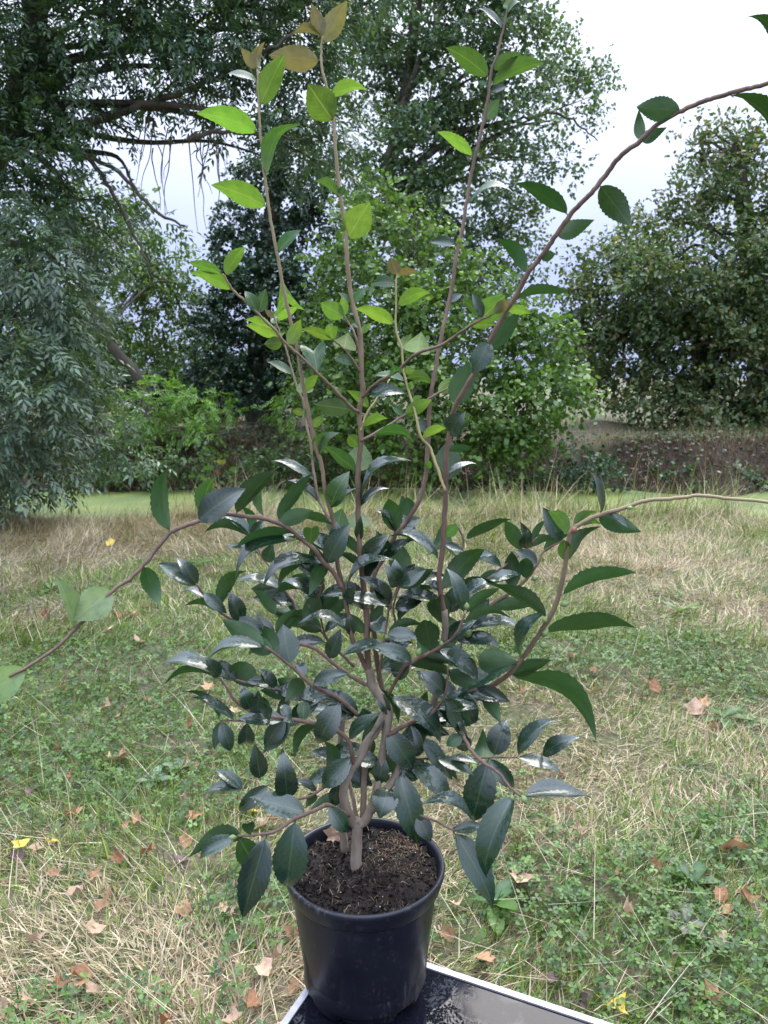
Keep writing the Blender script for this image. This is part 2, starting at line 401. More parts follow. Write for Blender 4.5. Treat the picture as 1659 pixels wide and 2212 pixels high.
def blob_sprays(blobs, yspread, leaf_area, per_spray, cover, droop, fill=.45, flat=.8):
    O, D = [], []
    for b in blobs:
        px, py, r, Y = b[:4]; cv = cover * (b[4] if len(b) > 4 else 1.0)
        Y = Y + rng.uniform(-1, 1) * yspread
        c = at(px, py, Y); R = r * depth(px, py, Y) / FPX
        n = max(3, int(cv * math.pi * R * R / (leaf_area * per_spray)))
        d = rand_dir(n); lump = .72 + .5 * fbm(d[:, 0] * 2.2 + px, d[:, 2] * 2.2 + py, 61)
        rad = R * lump * (fill + (1 - fill) * rng.random(n) ** .6)
        o_ = c + d * rad[:, None] * np.array([1, 1, flat + .1])
        # most sprays gather in flattened clumps on the outside, so that light tops and dark gaps show
        ns = rng.integers(10, 16); sd = rand_dir(ns); sd[:, 2] = sd[:, 2] * .8 + .1; sc_ = c + sd * (R * rng.uniform(.45, .95, ns))[:, None]; sr = R * rng.uniform(.18, .36, ns)
        pick = rng.integers(0, ns, n); inc = rng.random(n) < .72
        o2 = sc_[pick] + rng.normal(0, .55, (n, 3)) * sr[pick][:, None] * np.array([1.1, 1.1, .5])
        o_ = np.where(inc[:, None], o2, o_); d = np.where(inc[:, None], unit(o2 - c + (o2 - sc_[pick]) * 1.5), d)
        O.append(o_); D.append(unit(d * .7 + rng.normal(0, .5, (n, 3)) + np.array([0, 0, -droop])))
    return np.vstack(O), np.vstack(D)
def compound(O, D, ll, pairs):
    """ash-like leaves: leaflets in pairs along a drooping rachis"""
    n = len(O); s = rng.uniform(.7, 1.2, n); up = unit(np.array([0, 0, 1.]) + rng.normal(0, .35, (n, 3)))
    B = unit(np.cross(up, D)); Nn = np.cross(D, B)
    C, A, NN, LL, ID = [], [], [], [], []
    for k in range(pairs):
        t = (k + .6) / pairs
        base = O + D * (t * ll * 2.6 * s)[:, None] + np.array([0, 0, -.5 * ll])[None] * (t * t) * s[:, None]
        for sg in (-1, 1):
            C.append(base); A.append(unit(D * .75 + sg * B * .8 + np.array([0, 0, -.25]) + rng.normal(0, .12, (n, 3)))); NN.append(Nn + rng.normal(0, .25, (n, 3))); LL.append(ll * s * rng.uniform(.75, 1.1, n)); ID.append(np.arange(n))
    C.append(O + D * (ll * 2.6 * s)[:, None] + np.array([0, 0, -.5 * ll]) * s[:, None]); A.append(unit(D + np.array([0, 0, -.4]))); NN.append(Nn); LL.append(ll * s); ID.append(np.arange(n))
    return np.vstack(C), np.vstack(A), np.vstack(NN), np.concatenate(LL), np.concatenate(ID)
def simple(O, D, ll, k, twig, upbias=.9):
    n = len(O); C, A, NN, LL, ID = [], [], [], [], []
    for j in range(k):
        t = (j + rng.random(n)) / k
        c = O + D * (t * twig)[:, None] + rng.normal(0, ll * .25, (n, 3))
        a = unit(D * .5 + rng.normal(0, .7, (n, 3)) + np.array([0, 0, -.25]))
        C.append(c); A.append(a); NN.append(np.array([0, 0, upbias]) + rng.normal(0, .5, (n, 3)) + D * .35); LL.append(ll * rng.uniform(.6, 1.2, n)); ID.append(np.arange(n))
    return np.vstack(C), np.vstack(A), np.vstack(NN), np.concatenate(LL), np.concatenate(ID)
def pal(colors, n, ID, spray_n, var=.32):
    colors = np.array(colors) * np.array([1.0, 1.04, .82]); sc = rng.integers(0, len(colors), spray_n)
    own = rng.integers(0, len(colors), n); pick = np.where(rng.random(n) < .65, sc[ID], own)
    return colors[pick] * rng.uniform(1 - var, 1 + var, n)[:, None] * (1 + .25 * (rng.random(spray_n) - .5))[ID][:, None]

def make_tree(name, label, cat, base, trunk, blobs, colors, ll, ratio, tpl, kind='simple', per=7, cover=3.2, droop=.25, yspread=.8, twig=.3, trunk_r=.15,
              mat=None, branch_every=1, group=None, singles=0, part_leaf='leaf', fill=.45, upbias=.9, limb_from=.3, trunk_mat=None):
    """trunk: list of world points from the root up; blobs: (px, py, radius px, distance[, density])"""
    base = np.array(base, float); root = empty(name, tuple(base), label, cat, group)
    per_l = (2 * per + 1) if kind == 'compound' else per
    area = ll * ll * ratio * .62
    O, D = blob_sprays(blobs, yspread, area, per_l, cover, droop, fill)
    C, A, NN, LL, ID = compound(O, D, ll, per) if kind == 'compound' else simple(O, D, ll, per, twig, upbias)
    cols = pal(colors, len(C), ID, len(O))
    mat = mat or M_fol
    one = np.zeros(len(C), bool)
    if singles:                                    # the leaves that show largest are pieces of their own
        dist = np.linalg.norm(C - CAM, axis=1); inview = (np.abs(C[:, 0]) < C[:, 1] * .5)
        order = np.argsort(np.where(inview, dist, 1e9))
        if kind == 'compound':
            ids = []; seen = set()
            for i in order:
                if ID[i] not in seen: seen.add(ID[i]); ids.append(ID[i])
                if len(ids) >= singles: break
            one = np.isin(ID, ids); chunks = [np.where(ID == q)[0] for q in ids]
        else:
            ids = order[:singles]; one[ids] = True; chunks = [np.array([q]) for q in ids]
    V, F, m = leaves_geo(C[~one] - base, A[~one], NN[~one], LL[~one], LL[~one] * ratio, tpl)
    crown = obj('crown', mesh_np(name + '_crown', V, F, None, np.repeat(cols[~one], m, 0), mat), root, kind='stuff')
    if singles:
        for q in chunks:
            V, F, m = leaves_geo(C[q] - base, A[q], NN[q], LL[q], LL[q] * ratio, tpl)
            obj(part_leaf, mesh_np(part_leaf, V, F, None, np.repeat(cols[q], m, 0), mat), root)
    # trunk and limbs
    tp = smooth_path(np.array(trunk) - base, 5); rr = trunk_r * np.linspace(1, .35, len(tp)); rr[0] *= 1.35
    v, q_, t_ = tube(tp, rr, 9, .12, 3)
    obj('trunk', mesh_np(name + '_trunk', v, t_, q_, None, trunk_mat or M_bark, True), root)
    for k, b in enumerate(blobs[::branch_every]):
        c = at(b[0], b[1], b[3]) - base; Rb = b[2] * depth(b[0], b[1], b[3]) / FPX
        j = np.argmin(np.linalg.norm(tp - (c - np.array([0, 0, .6 * np.linalg.norm(c[:2] - tp[-1][:2])])), axis=1)); j = max(j, int(len(tp) * limb_from))
        if np.linalg.norm(c - tp[j]) < .2: j = max(0, j - 5)
        s = tp[j]; mid = .5 * (s + c) + rng.normal(0, .08, 3) * np.linalg.norm(c - s) + np.array([0, 0, .1 * np.linalg.norm(c - s)])
        path = smooth_path([s, mid, .5 * (mid + c) + rng.normal(0, .06, 3) * np.linalg.norm(c - s), c], 5)
        v, q_, t_ = tube(path, np.linspace(max(rr[j] * .28, .012), .006, len(path)), 6, .1, k)
        parts = [(v, q_, t_)]
        for z in range(4):
            e_ = c + rand_dir(1)[0] * Rb * .8; i0 = path[rng.integers(len(path) // 2, len(path))]
            pp = smooth_path([i0, .5 * (i0 + e_) + rng.normal(0, .06 * Rb, 3), e_], 4); parts.append(tube(pp, np.linspace(.008, .003, len(pp)), 4))
        v, q_, t_ = merge(parts); obj('branch', mesh_np(name + '_branch', v, t_, q_, None, trunk_mat or M_bark, True), root)
    return root, O

def gz(x, y): return float(ground_z(np.array([x]), np.array([y]))[0])
def gbase(px, Y):
    p = at(px, 800, Y); return np.array([p[0], Y, gz(p[0], Y)])

# --- the ash that hangs over the left side
ASH = [(60,560,105,8.5),(125,640,85,8.7),(40,700,105,8.3),(150,740,80,8.9),(60,820,105,8.2),(170,830,75,9.0),(40,920,95,8.2),(120,930,75,8.6),(55,1010,80,8.2),(125,1020,48,8.5),
       (195,930,55,9.0),(240,960,45,9.3,.8),(20,1060,40,8.1),(250,880,50,9.6,.8),(290,985,40,9.8,.7),(-80,620,110,8.4),(-90,800,120,8.2),(-90,980,120,8.2),
       (60,60,125,9),(180,110,115,9),(300,50,120,9.5),(420,90,120,9.5),(540,60,110,9.5),(640,120,100,9.5),(700,50,90,10),(330,165,85,9.5),(450,200,85,9.5),(560,240,80,9.5),(640,260,75,9.5),
       (720,200,70,10),(690,350,65,10),(745,300,50,10),(610,350,50,10,.8),(60,200,110,9),(150,235,75,9),(55,350,110,9),(140,400,80,9),(60,450,105,9),(205,430,50,9.2,.7),(265,235,40,9.2,.6),
       (300,455,32,9.8,.6),(345,485,34,9.9,.6),(250,520,50,9.9,.8),(200,560,65,9.9),(225,650,55,10.2,.8),(165,500,70,9.5),(300,-90,200,9.6),(560,-90,170,9.8),(60,-90,180,9.2),(-110,120,150,9),(-110,350,150,9),
       (500,310,30,9.8,.5),(300,300,28,9.6,.35),(250,300,30,9.4,.4),(780,-60,100,10.2),(200,-260,190,9.4),(480,-280,180,9.6),(40,-420,200,9.2),(330,-470,190,9.2),(620,-420,150,9.6),(180,-640,190,9),(-100,-250,190,9),(800,-330,110,9.8,.8),(900,-380,75,9.8,.8),(965,-420,50,9.8,.8),(1010,-470,45,9.8,.7),(1060,-520,35,9.8,.6),(960,-520,50,9.8,.7),(880,-500,70,9.6,.8),(1030,-600,30,9.8,.6),(720,-480,120,9.6)]
ASH_LOW, ASH = ASH[:18], ASH[18:]  # lower branches of the same ash, split off and built as their own tree
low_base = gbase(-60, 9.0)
make_tree('ash_lower_branches', 'drooping feathery lower branches of the ash at the pond edge, sky sheen painted in', 'tree', low_base,
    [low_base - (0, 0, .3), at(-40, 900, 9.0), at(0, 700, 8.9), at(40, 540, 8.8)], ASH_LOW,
    [(.085,.135,.105),(.105,.16,.125),(.07,.115,.095),(.12,.175,.12)], .11, .34, 'lance', 'compound', 4, 3.6, .3, .25, trunk_r=.07, mat=M_fol_gloss, branch_every=2, singles=130, part_leaf='compound_leaf')  # bluish sky sheen is put into these paler leaf colours
ash_base = gbase(-180, 10.2)
ash, _ = make_tree('ash_tree', 'big ash tree with feathery drooping leaves leaning over the left of the pond', 'tree', ash_base,
    [ash_base - (0, 0, .3), ash_base + (.05, -.1, 1.5), at(-40, 420, 9.9), at(-5, 310, 9.6), at(60, 150, 9.5), at(90, -60, 9.5), at(120, -260, 9.6)],
    ASH, [(.05,.10,.07),(.065,.12,.075),(.07,.13,.06),(.045,.085,.065),(.095,.15,.06)], .105, .34, 'lance', 'compound', 4, 3.4, .2, .35, trunk_r=.26, mat=M_fol_gloss, branch_every=2, singles=130, part_leaf='compound_leaf')
for path, r0, r1 in [([(-10,305),(60,298),(130,283),(200,265),(260,240)], .085, .04), ([(200,265),(290,235),(400,195),(520,140),(600,95),(690,20)], .045, .015),
                     ([(10,320),(60,370),(95,420),(110,500)], .05, .02), ([(160,310),(215,370),(255,440),(300,530),(330,600)], .03, .012), ([(70,-20),(78,80),(92,190),(140,260)], .12, .07),
                     ([(100,300),(240,360),(330,450),(400,490)], .03, .012), ([(400,300),(470,285),(560,292),(660,300)], .03, .012)]:
    pts = [at(a, b, 9.3) - ash_base for a, b in path]; sp = smooth_path(pts, 6); sp += rng.normal(0, .012, sp.shape)
    v, q, t = tube(sp, np.linspace(r0, r1, len(sp)), 7, .1); obj('branch', mesh_np('ash_limb', v, t, q, None, M_bark, True), ash)
# bare hanging twigs in the gap of sky
for k in range(16):
    x0 = rng.uniform(300, 470); y0 = rng.uniform(240, 330); n = rng.integers(4, 7); sl_ = rng.uniform(-40, 40); y1 = y0 + rng.uniform(90, 240)
    pts = [at(x0 + rng.normal(0, 3) + (i / n) * sl_, y0 + (y1 - y0) * i / n, 9.6) - ash_base for i in range(n + 1)]
    sp = smooth_path(pts, 4); v, q, t = tube(sp, np.linspace(.009, .003, len(sp)), 5); obj('twig', mesh_np('ash_twig', v, t, q, None, M_twig, True), ash)

# --- leaning dark trunk behind the ash, with a lighter crown
lean_base = gbase(318, 16.4)
make_tree('leaning_tree', 'light green tree on a dark leaning trunk behind the ash', 'tree', lean_base,
    [lean_base - (0, 0, .3), at(310, 838, 16.4), at(265, 775, 16.3), at(235, 740, 16.2), at(215, 700, 16), at(195, 655, 16), at(200, 560, 16.5)],
    [(300,485,50,18),(360,570,62,18.5),(330,640,75,18.5),(275,600,65,17.5),(405,660,45,18.5),(260,700,60,17.5),(355,735,70,18.5),(425,735,45,19),(300,440,30,18,.8),(200,760,70,17),(120,650,90,18),(180,480,90,18),(150,850,80,17.5),(60,760,120,18),(30,560,120,18.5)],
    [(.08,.145,.04),(.11,.185,.045),(.065,.12,.045),(.13,.20,.055)], .12, .5, 'oval', 'simple', 8, 3.0, .3, .6, .35, .14, group=None, limb_from=.6)

# --- ivy covered tree
ivy_base = gbase(560, 17.5)
make_tree('ivy_tree', 'dark tree smothered in dense ivy standing across the pond', 'tree', ivy_base,
    [ivy_base - (0, 0, .3), at(560, 700, 17.5), at(590, 450, 17.5), at(620, 250, 17.6)],
    [(520,560,75,17),(600,450,85,17),(560,650,105,17),(495,750,90,17),(600,780,95,17),(480,680,65,17),(640,600,75,17),(655,400,65,17),(560,850,75,17),(455,820,50,17),(680,700,70,17.5),(540,390,50,17),(500,480,45,17),(620,330,60,17.3),(700,480,60,17.4),(700,850,60,17.2)],
    [(.026,.058,.042),(.035,.075,.05),(.042,.085,.05),(.028,.06,.048)], .085, .85, 'oval', 'simple', 9, 4.6, .1, .3, .22, .3, mat=M_fol_gloss, branch_every=2, fill=.7)

# --- tall tree in the middle
tall_base = gbase(900, 25)
TALL = [(880,60,110,24),(1000,40,115,24),(1120,60,80,24,.7),(800,150,100,24.5),(900,200,110,23.5),(1020,170,110,24),(1130,150,90,23.5),(1220,155,80,24,.8),(1285,165,45,24,.7),(1245,245,55,24,.7),(1140,270,80,23.5,.8),
        (1040,300,100,24),(930,330,105,23.5),(840,320,85,24.5),(1195,345,50,24,.55),(1230,370,30,24,.5),(1100,400,70,24,.75),(1000,430,95,23.5),(900,450,95,24),(1120,500,60,24,.7),(1050,550,85,23.5),(950,580,95,24),(860,560,85,24),
        (820,450,75,24.5),(1150,570,45,24,.6),(780,60,85,25),(1200,40,50,24,.4),(1100,640,70,24),(1000,680,85,24),(900,-60,120,24.5),(1050,-70,120,24.5),(1300,200,25,24,.6),(780,600,70,25),(760,380,60,25),(880,-190,120,24.5),(1010,-220,110,24.5),(940,-330,100,24.5),(1120,-150,80,24.5,.7),(900,-480,110,24.5),(1020,-560,110,24.5,.8)]
tall, _ = make_tree('tall_tree', 'tallest broadleaf tree across the pond with open airy crown against the white sky', 'tree', tall_base,
    [tall_base - (0, 0, .3), at(890, 700, 25), at(868, 500, 24.8), at(838, 400, 24.6), at(860, 280, 24.5), at(885, 150, 24.5), at(900, 0, 24.5), at(910, -120, 24.5), at(930, -280, 24.5), at(940, -480, 24.5)],
    TALL, [(.08,.14,.09),(.09,.155,.09),(.11,.17,.085),(.07,.12,.085),(.125,.18,.085)], .135, .78, 'lance', 'simple', 9, 3.7, .1, 1.2, .5, .27, branch_every=1, fill=.35)  # distance haze is painted into the leaf colours, paler and bluer
for path, r0, r1 in [([(840,420),(900,360),(985,290),(1060,268),(1110,262),(1180,240)], .13, .03), ([(1060,268),(1110,290),(1130,330),(1125,380)], .07, .02), ([(845,350),(880,200),(930,90),(960,-30)], .12, .07), ([(1180,240),(1240,262),(1290,300)], .05, .015), ([(1080,20),(1130,5),(1170,-20)], .05, .03)]:
    pts = [at(a, b, 24) - tall_base for a, b in path]; sp = smooth_path(pts, 6); sp += rng.normal(0, .03, sp.shape)
    v, q, t = tube(sp, np.linspace(r0, r1, len(sp)), 7, .1); obj('branch', mesh_np('tall_limb', v, t, q, None, M_bark, True), tall)

# --- hazel on the far bank
haz_base = gbase(930, 15.2)
HAZ = [(760,570,60,14.6),(800,490,45,14.8),(840,620,80,14.4),(900,700,95,14.2),(800,720,85,14.4),(720,760,70,14.6),(680,840,60,14.6),(780,850,95,14),(900,830,105,13.8),(1000,760,95,14),(1080,700,75,14.2),(1130,780,85,14),
       (1195,745,50,14.2),(1180,850,80,13.9),(1240,800,32,14.2),(1255,865,32,14),(1090,880,95,13.7),(1000,930,100,13.6),(880,950,95,13.7),(780,950,70,14),(1100,960,60,13.6),(1180,930,45,13.7),(1050,1000,42,13.5),(940,1015,45,13.5),(700,920,50,14.2),(1150,680,45,14.4),(730,650,55,14.6),
       (960,640,60,14.6),(1030,620,40,14.8),(770,460,50,15.2,.7),(830,430,55,15.2,.7),(890,510,75,15,.7),(960,540,65,15,.7),(700,560,50,15.2,.7),(650,680,50,15.2,.8),(1050,590,50,15,.7)]
make_tree('hazel_tree', 'bright green bushy hazel spreading low over the far edge of the pond', 'tree', haz_base,
    [haz_base - (0, 0, .3), haz_base + (0, -.1, .6), at(920, 780, 14.6), at(900, 640, 14.6)], HAZ,
    [(.10,.18,.045),(.125,.215,.055),(.08,.15,.045),(.15,.235,.065),(.09,.16,.055)], .105, .84, 'oval', 'simple', 7, 3.6, .35, .35, .35, .07, singles=180, fill=.5)

# --- big dark tree on the right
right_base = gbase(1640, 20.5)
RT = [(1560,320,60,20),(1640,330,65,20),(1505,330,28,20,.7),(1480,300,16,20,.6),(1600,420,95,19.5),(1505,430,60,20),(1460,400,25,20,.7),(1430,475,45,20,.8),(1385,480,25,22,.4),(1400,560,75,19.5),(1300,560,45,20,.7),(1250,575,35,20,.7),(1330,640,95,19.5),(1235,640,45,19.8),
      (1450,640,115,19),(1560,560,120,19),(1640,620,115,19),(1280,730,75,19.5),(1380,760,115,18.8),(1500,760,125,18.6),(1620,780,125,18.4),(1330,835,60,19),(1420,850,75,18.6),(1530,860,80,18.4),(1620,890,85,18.2),(1610,945,42,17.5),(1650,950,40,17.5),(1500,280,20,20,.5),(1560,262,18,20,.6),(1640,270,22,20,.5),
      (1760,420,120,20),(1770,600,140,19.5),(1770,800,140,19),(1720,930,60,18),(1590,900,60,18),(1460,890,50,17.6),(1380,880,40,18),(1540,915,50,17.4),(1300,690,60,19.6),(1420,700,80,19.4),(1520,660,90,19.4)]
make_tree('chestnut_tree', 'broad dark tree with rusty tinged leaves reaching down to the right bank', 'tree', right_base,
    [right_base - (0, 0, .3), at(1640, 800, 20.2), at(1630, 600, 20), at(1600, 400, 20), at(1590, 300, 20)], RT,
    [(.075,.12,.055),(.095,.145,.06),(.065,.105,.055),(.12,.15,.065),(.15,.14,.07),(.07,.125,.07)], .125, .62, 'oval', 'simple', 8, 3.7, .2, .5, .45, .34, fill=.55)

# --- robinia sapling, feathery and yellow green
rob_base = gbase(400, 15.8)
make_tree('robinia_shrub', 'feathery yellow green shrub on the far bank below the ivy tree', 'shrub', rob_base,
    [rob_base - (0, 0, .2), at(400, 930, 15.7), at(390, 860, 15.6)],
    [(300,890,55,15.2),(360,860,50,15.3),(420,880,50,15.3),(470,880,40,15.4),(330,940,60,15),(400,930,50,15),(260,930,50,15),(500,890,22,15.5,.7),(440,940,35,15),(620,880,40,16),(640,930,25,16)],
    [(.16,.29,.055),(.20,.35,.07),(.13,.25,.055),(.15,.28,.07)], .085, .36, 'lance', 'compound', 5, 2.2, .3, .3, trunk_r=.04, fill=.4)

# --- low shrubs on the far bank and darker growth behind
def shrub(name, label, px, Y, blobs, colors, ll=.09, ratio=.7, tpl='oval', cover=3.0, cat='shrub', group=None, per=7, tr=.03):
    b = gbase(px, Y); make_tree(name, label, cat, b, [b - (0, 0, .15), b + (0, 0, .25), b + (.05, 0, .5)], blobs, colors, ll, ratio, tpl, 'simple', per, cover, .2, .2, .25, tr, branch_every=2, group=group, fill=.5, limb_from=.2)
DARK = [(.035,.075,.042),(.05,.09,.05),(.06,.105,.05)]
MID = [(.065,.115,.055),(.085,.14,.06),(.10,.16,.065)]
shrub('bank_shrub', 'dark bluish green shrub at the waterline left of the dark earth bank', 1270, 14.3, [(1265,1000,40,14.2),(1230,1030,34,14),(1310,1030,34,14.1),(1270,1045,30,14)], [(.03,.07,.045),(.045,.09,.055)])
shrub('bank_shrub', 'low dark shrub at the foot of the earth bank under the rusty tree', 1480, 14.3, [(1440,1030,28,14.2),(1490,1035,30,14.1),(1540,1040,24,14.1),(1600,1040,28,14.1),(1650,1045,30,14.1)], DARK)
shrub('bramble_bush', 'tangled grey green bramble at the waterline below the feathery shrub', 330, 14.6, [(240,1010,45,14.2),(300,1020,45,14.1),(360,1020,40,14.1),(420,1000,38,14.4),(480,1030,30,14.1),(200,1040,35,14)], MID)
shrub('bramble_bush', 'bramble mound covering the bank between ivy tree and hazel', 620, 14.8, [(560,1000,40,14.6),(620,990,45,14.7),(680,1000,45,14.5),(740,1010,40,14.3),(600,1035,35,14.2),(690,1040,35,14.1),(760,1040,35,14)], MID)
shrub('bank_shrub', 'dark shrub below the hazel branches at the waterline', 1080, 14.4, [(1080,1030,34,14.2),(1140,1035,32,14.2),(1010,1040,34,14.1),(1190,1040,28,14.1)], DARK)
shrub('undergrowth_shrub', 'dark undergrowth filling the space below the ivy tree', 480, 19, [(380,860,50,19),(440,870,55,19),(500,875,55,19),(560,885,50,19),(620,890,45,19),(320,870,50,19)], DARK, .11)
for i, (px, py, r, Y, lab) in enumerate([(120,760,150,26,'dark far tree filling the gap behind the leaning trunk'),(420,820,110,27,'dark far tree behind the feathery yellow green shrub'),(690,760,130,28,'dark far tree between ivy tree and hazel'),(1230,760,60,34,'small far tree seen through the gap beside the hazel'),(1390,500,60,34,'pale thin far tree rising behind the rusty tree')]):
    b = gbase(px, Y); thin = i == 4
    make_tree('far_tree', lab, 'tree', b, [b - (0, 0, .3), b + (0, 0, 2), at(px, py, Y)], [(px, py, r, Y, .35 if thin else 1), (px - r * .7, py + r * .35, r * .7, Y, .35 if thin else 1), (px + r * .7, py + r * .4, r * .7, Y, .35 if thin else 1), (px, py + r * .8, r * .8, Y, .8)],
              DARK if not thin else MID, .2, .65, 'oval', 'simple', 8, 4.0, .2, 1, .5, .15, fill=.3)

# --- dead growth and field grass on the far bank
def bank_cover():
    n = 42000; x = rng.uniform(-10, 11, n); y = rng.uniform(13.6, 22, n) 
    y = np.where(rng.random(n) < .6, rng.uniform(13.5, 16.2, n), y)
    P = np.stack([x, y, ground_z(x, y) - .01], -1); k = P[:, 2] > -.52; P = P[k]; x, y = x[k], y[k]; n = len(x)
    slope = y < edge_far(x) + 2.1
    nz_ = fbm(x * .9, y * .9, 33)
    h = np.where(slope, rng.uniform(.08, .32, n), rng.uniform(.06, .28, n)); lean = np.clip(rng.normal(.45, .3, n), -.3, 1)
    V, F, m = blades(P, rng.uniform(0, 6.28, n), h, lean, rng.uniform(.003, .007, n), rng.uniform(0, .5, n), 2)
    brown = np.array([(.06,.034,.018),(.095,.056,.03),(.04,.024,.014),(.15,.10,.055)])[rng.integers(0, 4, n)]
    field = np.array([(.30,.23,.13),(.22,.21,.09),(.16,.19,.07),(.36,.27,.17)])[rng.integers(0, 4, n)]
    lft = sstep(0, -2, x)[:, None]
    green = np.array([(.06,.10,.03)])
    brown = brown * (1 + .9 * lft)  # right side stays darker: shade of the overhanging tree painted into the blades
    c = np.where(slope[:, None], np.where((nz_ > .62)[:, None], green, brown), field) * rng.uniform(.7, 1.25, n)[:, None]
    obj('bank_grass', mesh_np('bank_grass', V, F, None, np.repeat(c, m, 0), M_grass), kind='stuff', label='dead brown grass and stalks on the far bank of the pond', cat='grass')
bank_cover()
def bank_stalks(n=2600):
    x = rng.uniform(-9, 11, n); y = edge_far(x) + rng.uniform(.6, 3.2, n); k = fbm(x * 1.1, y * .6, 64) > rng.uniform(.3, .75, n); x, y = x[k], y[k]; n = len(x)
    P = np.stack([x, y, ground_z(x, y)], -1); V, F, m = blades(P, rng.uniform(0, 6.28, n), rng.uniform(.25, .7, n), rng.uniform(0, .3, n), rng.uniform(.002, .005, n), rng.uniform(0, .5, n), 3)
    c = np.array([(.20, .14, .08), (.12, .08, .045), (.28, .21, .12), (.10, .13, .05)])[rng.integers(0, 4, n)] * rng.uniform(.7, 1.3, n)[:, None]
    obj('bank_stalks', mesh_np('bank_stalks', V, F, None, np.repeat(c, m, 0), M_grass), kind='stuff', label='tall dead stalks along the top of the far bank', cat='grass')
bank_stalks()
def bank_leaves(n=15000):
    x = rng.uniform(-10, 11, n); y = rng.uniform(13.5, 16.6, n); k = fbm(x * .8, y * .8, 45) + .22 * sstep(1.5, -1, x) > rng.uniform(.35, .85, n); x, y = x[k], y[k]; n = len(x)
    C = np.stack([x, y, ground_z(x, y) + rng.uniform(.0, .16, n)], -1); k = C[:, 2] > -.5; C = C[k]; n = len(C); L = rng.uniform(.05, .11, n)
    V, F, m = leaves_geo(C, rng.normal(0, 1, (n, 3)) * (1, 1, .4), np.array([0, -.5, .8]) + rng.normal(0, .4, (n, 3)), L, L * .75, 'oval')
    c = np.array([(.035, .07, .03), (.055, .10, .04), (.03, .055, .03), (.10, .07, .045), (.08, .13, .05)])[rng.integers(0, 5, n)] * rng.uniform(.7, 1.3, n)[:, None]
    obj('bramble_cover', mesh_np('bramble_cover', V, F, None, np.repeat(c, m, 0), M_fol), kind='stuff', label='low bramble and ivy leaves creeping over the far bank', cat='ground cover')
bank_leaves()

# ------------------------------------------------------------------ table
ZT = .445
def rot_box(o_, ex, ey, lo, hi):
    v, q, t = boxv(lo, hi); w = np.array(o_) + v[:, :1] * ex + v[:, 1:2] * ey + v[:, 2:] * np.array([0, 0, 1.])
    if np.cross(ex, ey)[2] < 0: q = [f[::-1] for f in q]
    return w, q, t
K0 = onz(741, 2020, ZT); er = onz(1400, 2212, ZT) - K0; er[2] = 0; er /= np.linalg.norm(er)
el = onz(590, 2212, ZT) - K0; el[2] = 0; el /= np.linalg.norm(el)
if True:                                            # square corner: keep the right-hand edge, turn the other to 90 degrees of their mean
    mid_ = er + el; mid_ /= np.linalg.norm(mid_); side_ = np.array([-mid_[1], mid_[0], 0])
    if side_ @ er < 0: side_ = -side_
    h_ = math.sqrt(.5); er_, el_ = mid_ * h_ + side_ * h_, mid_ * h_ - side_ * h_
    er, el = er_, el_
m, nt, p, out = new_mat('wet_black_tabletop')
t = N(nt, 'ShaderNodeTexCoord'); n1 = noise(nt, 5.5, 5, t.outputs['Object'], .5); n2 = noise(nt, 160, 3, t.outputs['Object'])
wet = rampn(nt, n1.outputs['Fac'], [(.40, (0, 0, 0)), (.44, (1, 1, 1))])
c = rampn(nt, n2.outputs['Fac'], [(.3, (.004, .0045, .009)), (.75, (.010, .0105, .017))]); nt.links.new(c.outputs[0], p.inputs['Base Color'])
rr = rampn(nt, wet.outputs[0], [(0, (.045, .045, .045)), (1, (.008, .008, .008))]); nt.links.new(rr.outputs[0], p.inputs['Roughness'])
hh = N(nt, 'ShaderNodeMath', operation='MULTIPLY_ADD'); nt.links.new(n2.outputs['Fac'], hh.inputs[0]); hh.inputs[1].default_value = .002; nt.links.new(wet.outputs[0], hh.inputs[2])
n3 = noise(nt, 9, 2, t.outputs['Object']); h2 = N(nt, 'ShaderNodeMath', operation='MULTIPLY_ADD'); nt.links.new(n3.outputs['Fac'], h2.inputs[0]); h2.inputs[1].default_value = .35; nt.links.new(hh.outputs[0], h2.inputs[2])
bump(nt, p, h2.outputs[0], .05, .0012); p.inputs['Specular IOR Level'].default_value = .2; cwt = rampn(nt, wet.outputs[0], [(0, (.0, .0, .0)), (1, (.16, .16, .16))]); nt.links.new(cwt.outputs[0], p.inputs['Coat Weight']); p.inputs['Coat Roughness'].default_value = .01
M_table = m
m, nt, p, out = new_mat('aluminium_edge'); t = N(nt, 'ShaderNodeTexCoord'); n1 = noise(nt, 60, 4, t.outputs['Object'])
c = rampn(nt, n1.outputs['Fac'], [(.3, (.34, .34, .37)), (.7, (.46, .46, .48))]); nt.links.new(c.outputs[0], p.inputs['Base Color'])
p.inputs['Metallic'].default_value = .25; p.inputs['Roughness'].default_value = .42; M_alu = m
table = empty('folding_table', (float(K0[0]), float(K0[1]), 0), 'low black topped table with pale metal edging, wet and glossy, under the flower pot', 'table')
O3 = np.array([0, 0, 0.]); TL, TW, EDG = 1.25, .70, .013
def tpart(name, lo, hi, mat): 
    v, q, t = rot_box(O3, er, el, lo, hi); return obj(name, mesh_np(name, v, t, q, None, mat, False, True), table)
tpart('tabletop', (EDG, EDG, ZT - .02), (TL - EDG, TW - EDG, ZT - .0015), M_table)
for lo, hi in [((0, 0, ZT - .03), (TL, EDG, ZT + .002)), ((0, EDG, ZT - .03), (EDG, TW - EDG, ZT + .002)), ((0, TW - EDG, ZT - .03), (TL, TW, ZT + .002)), ((TL - EDG, EDG, ZT - .03), (TL, TW - EDG, ZT + .002))]:
    tpart('edge_trim', lo, hi, M_alu)
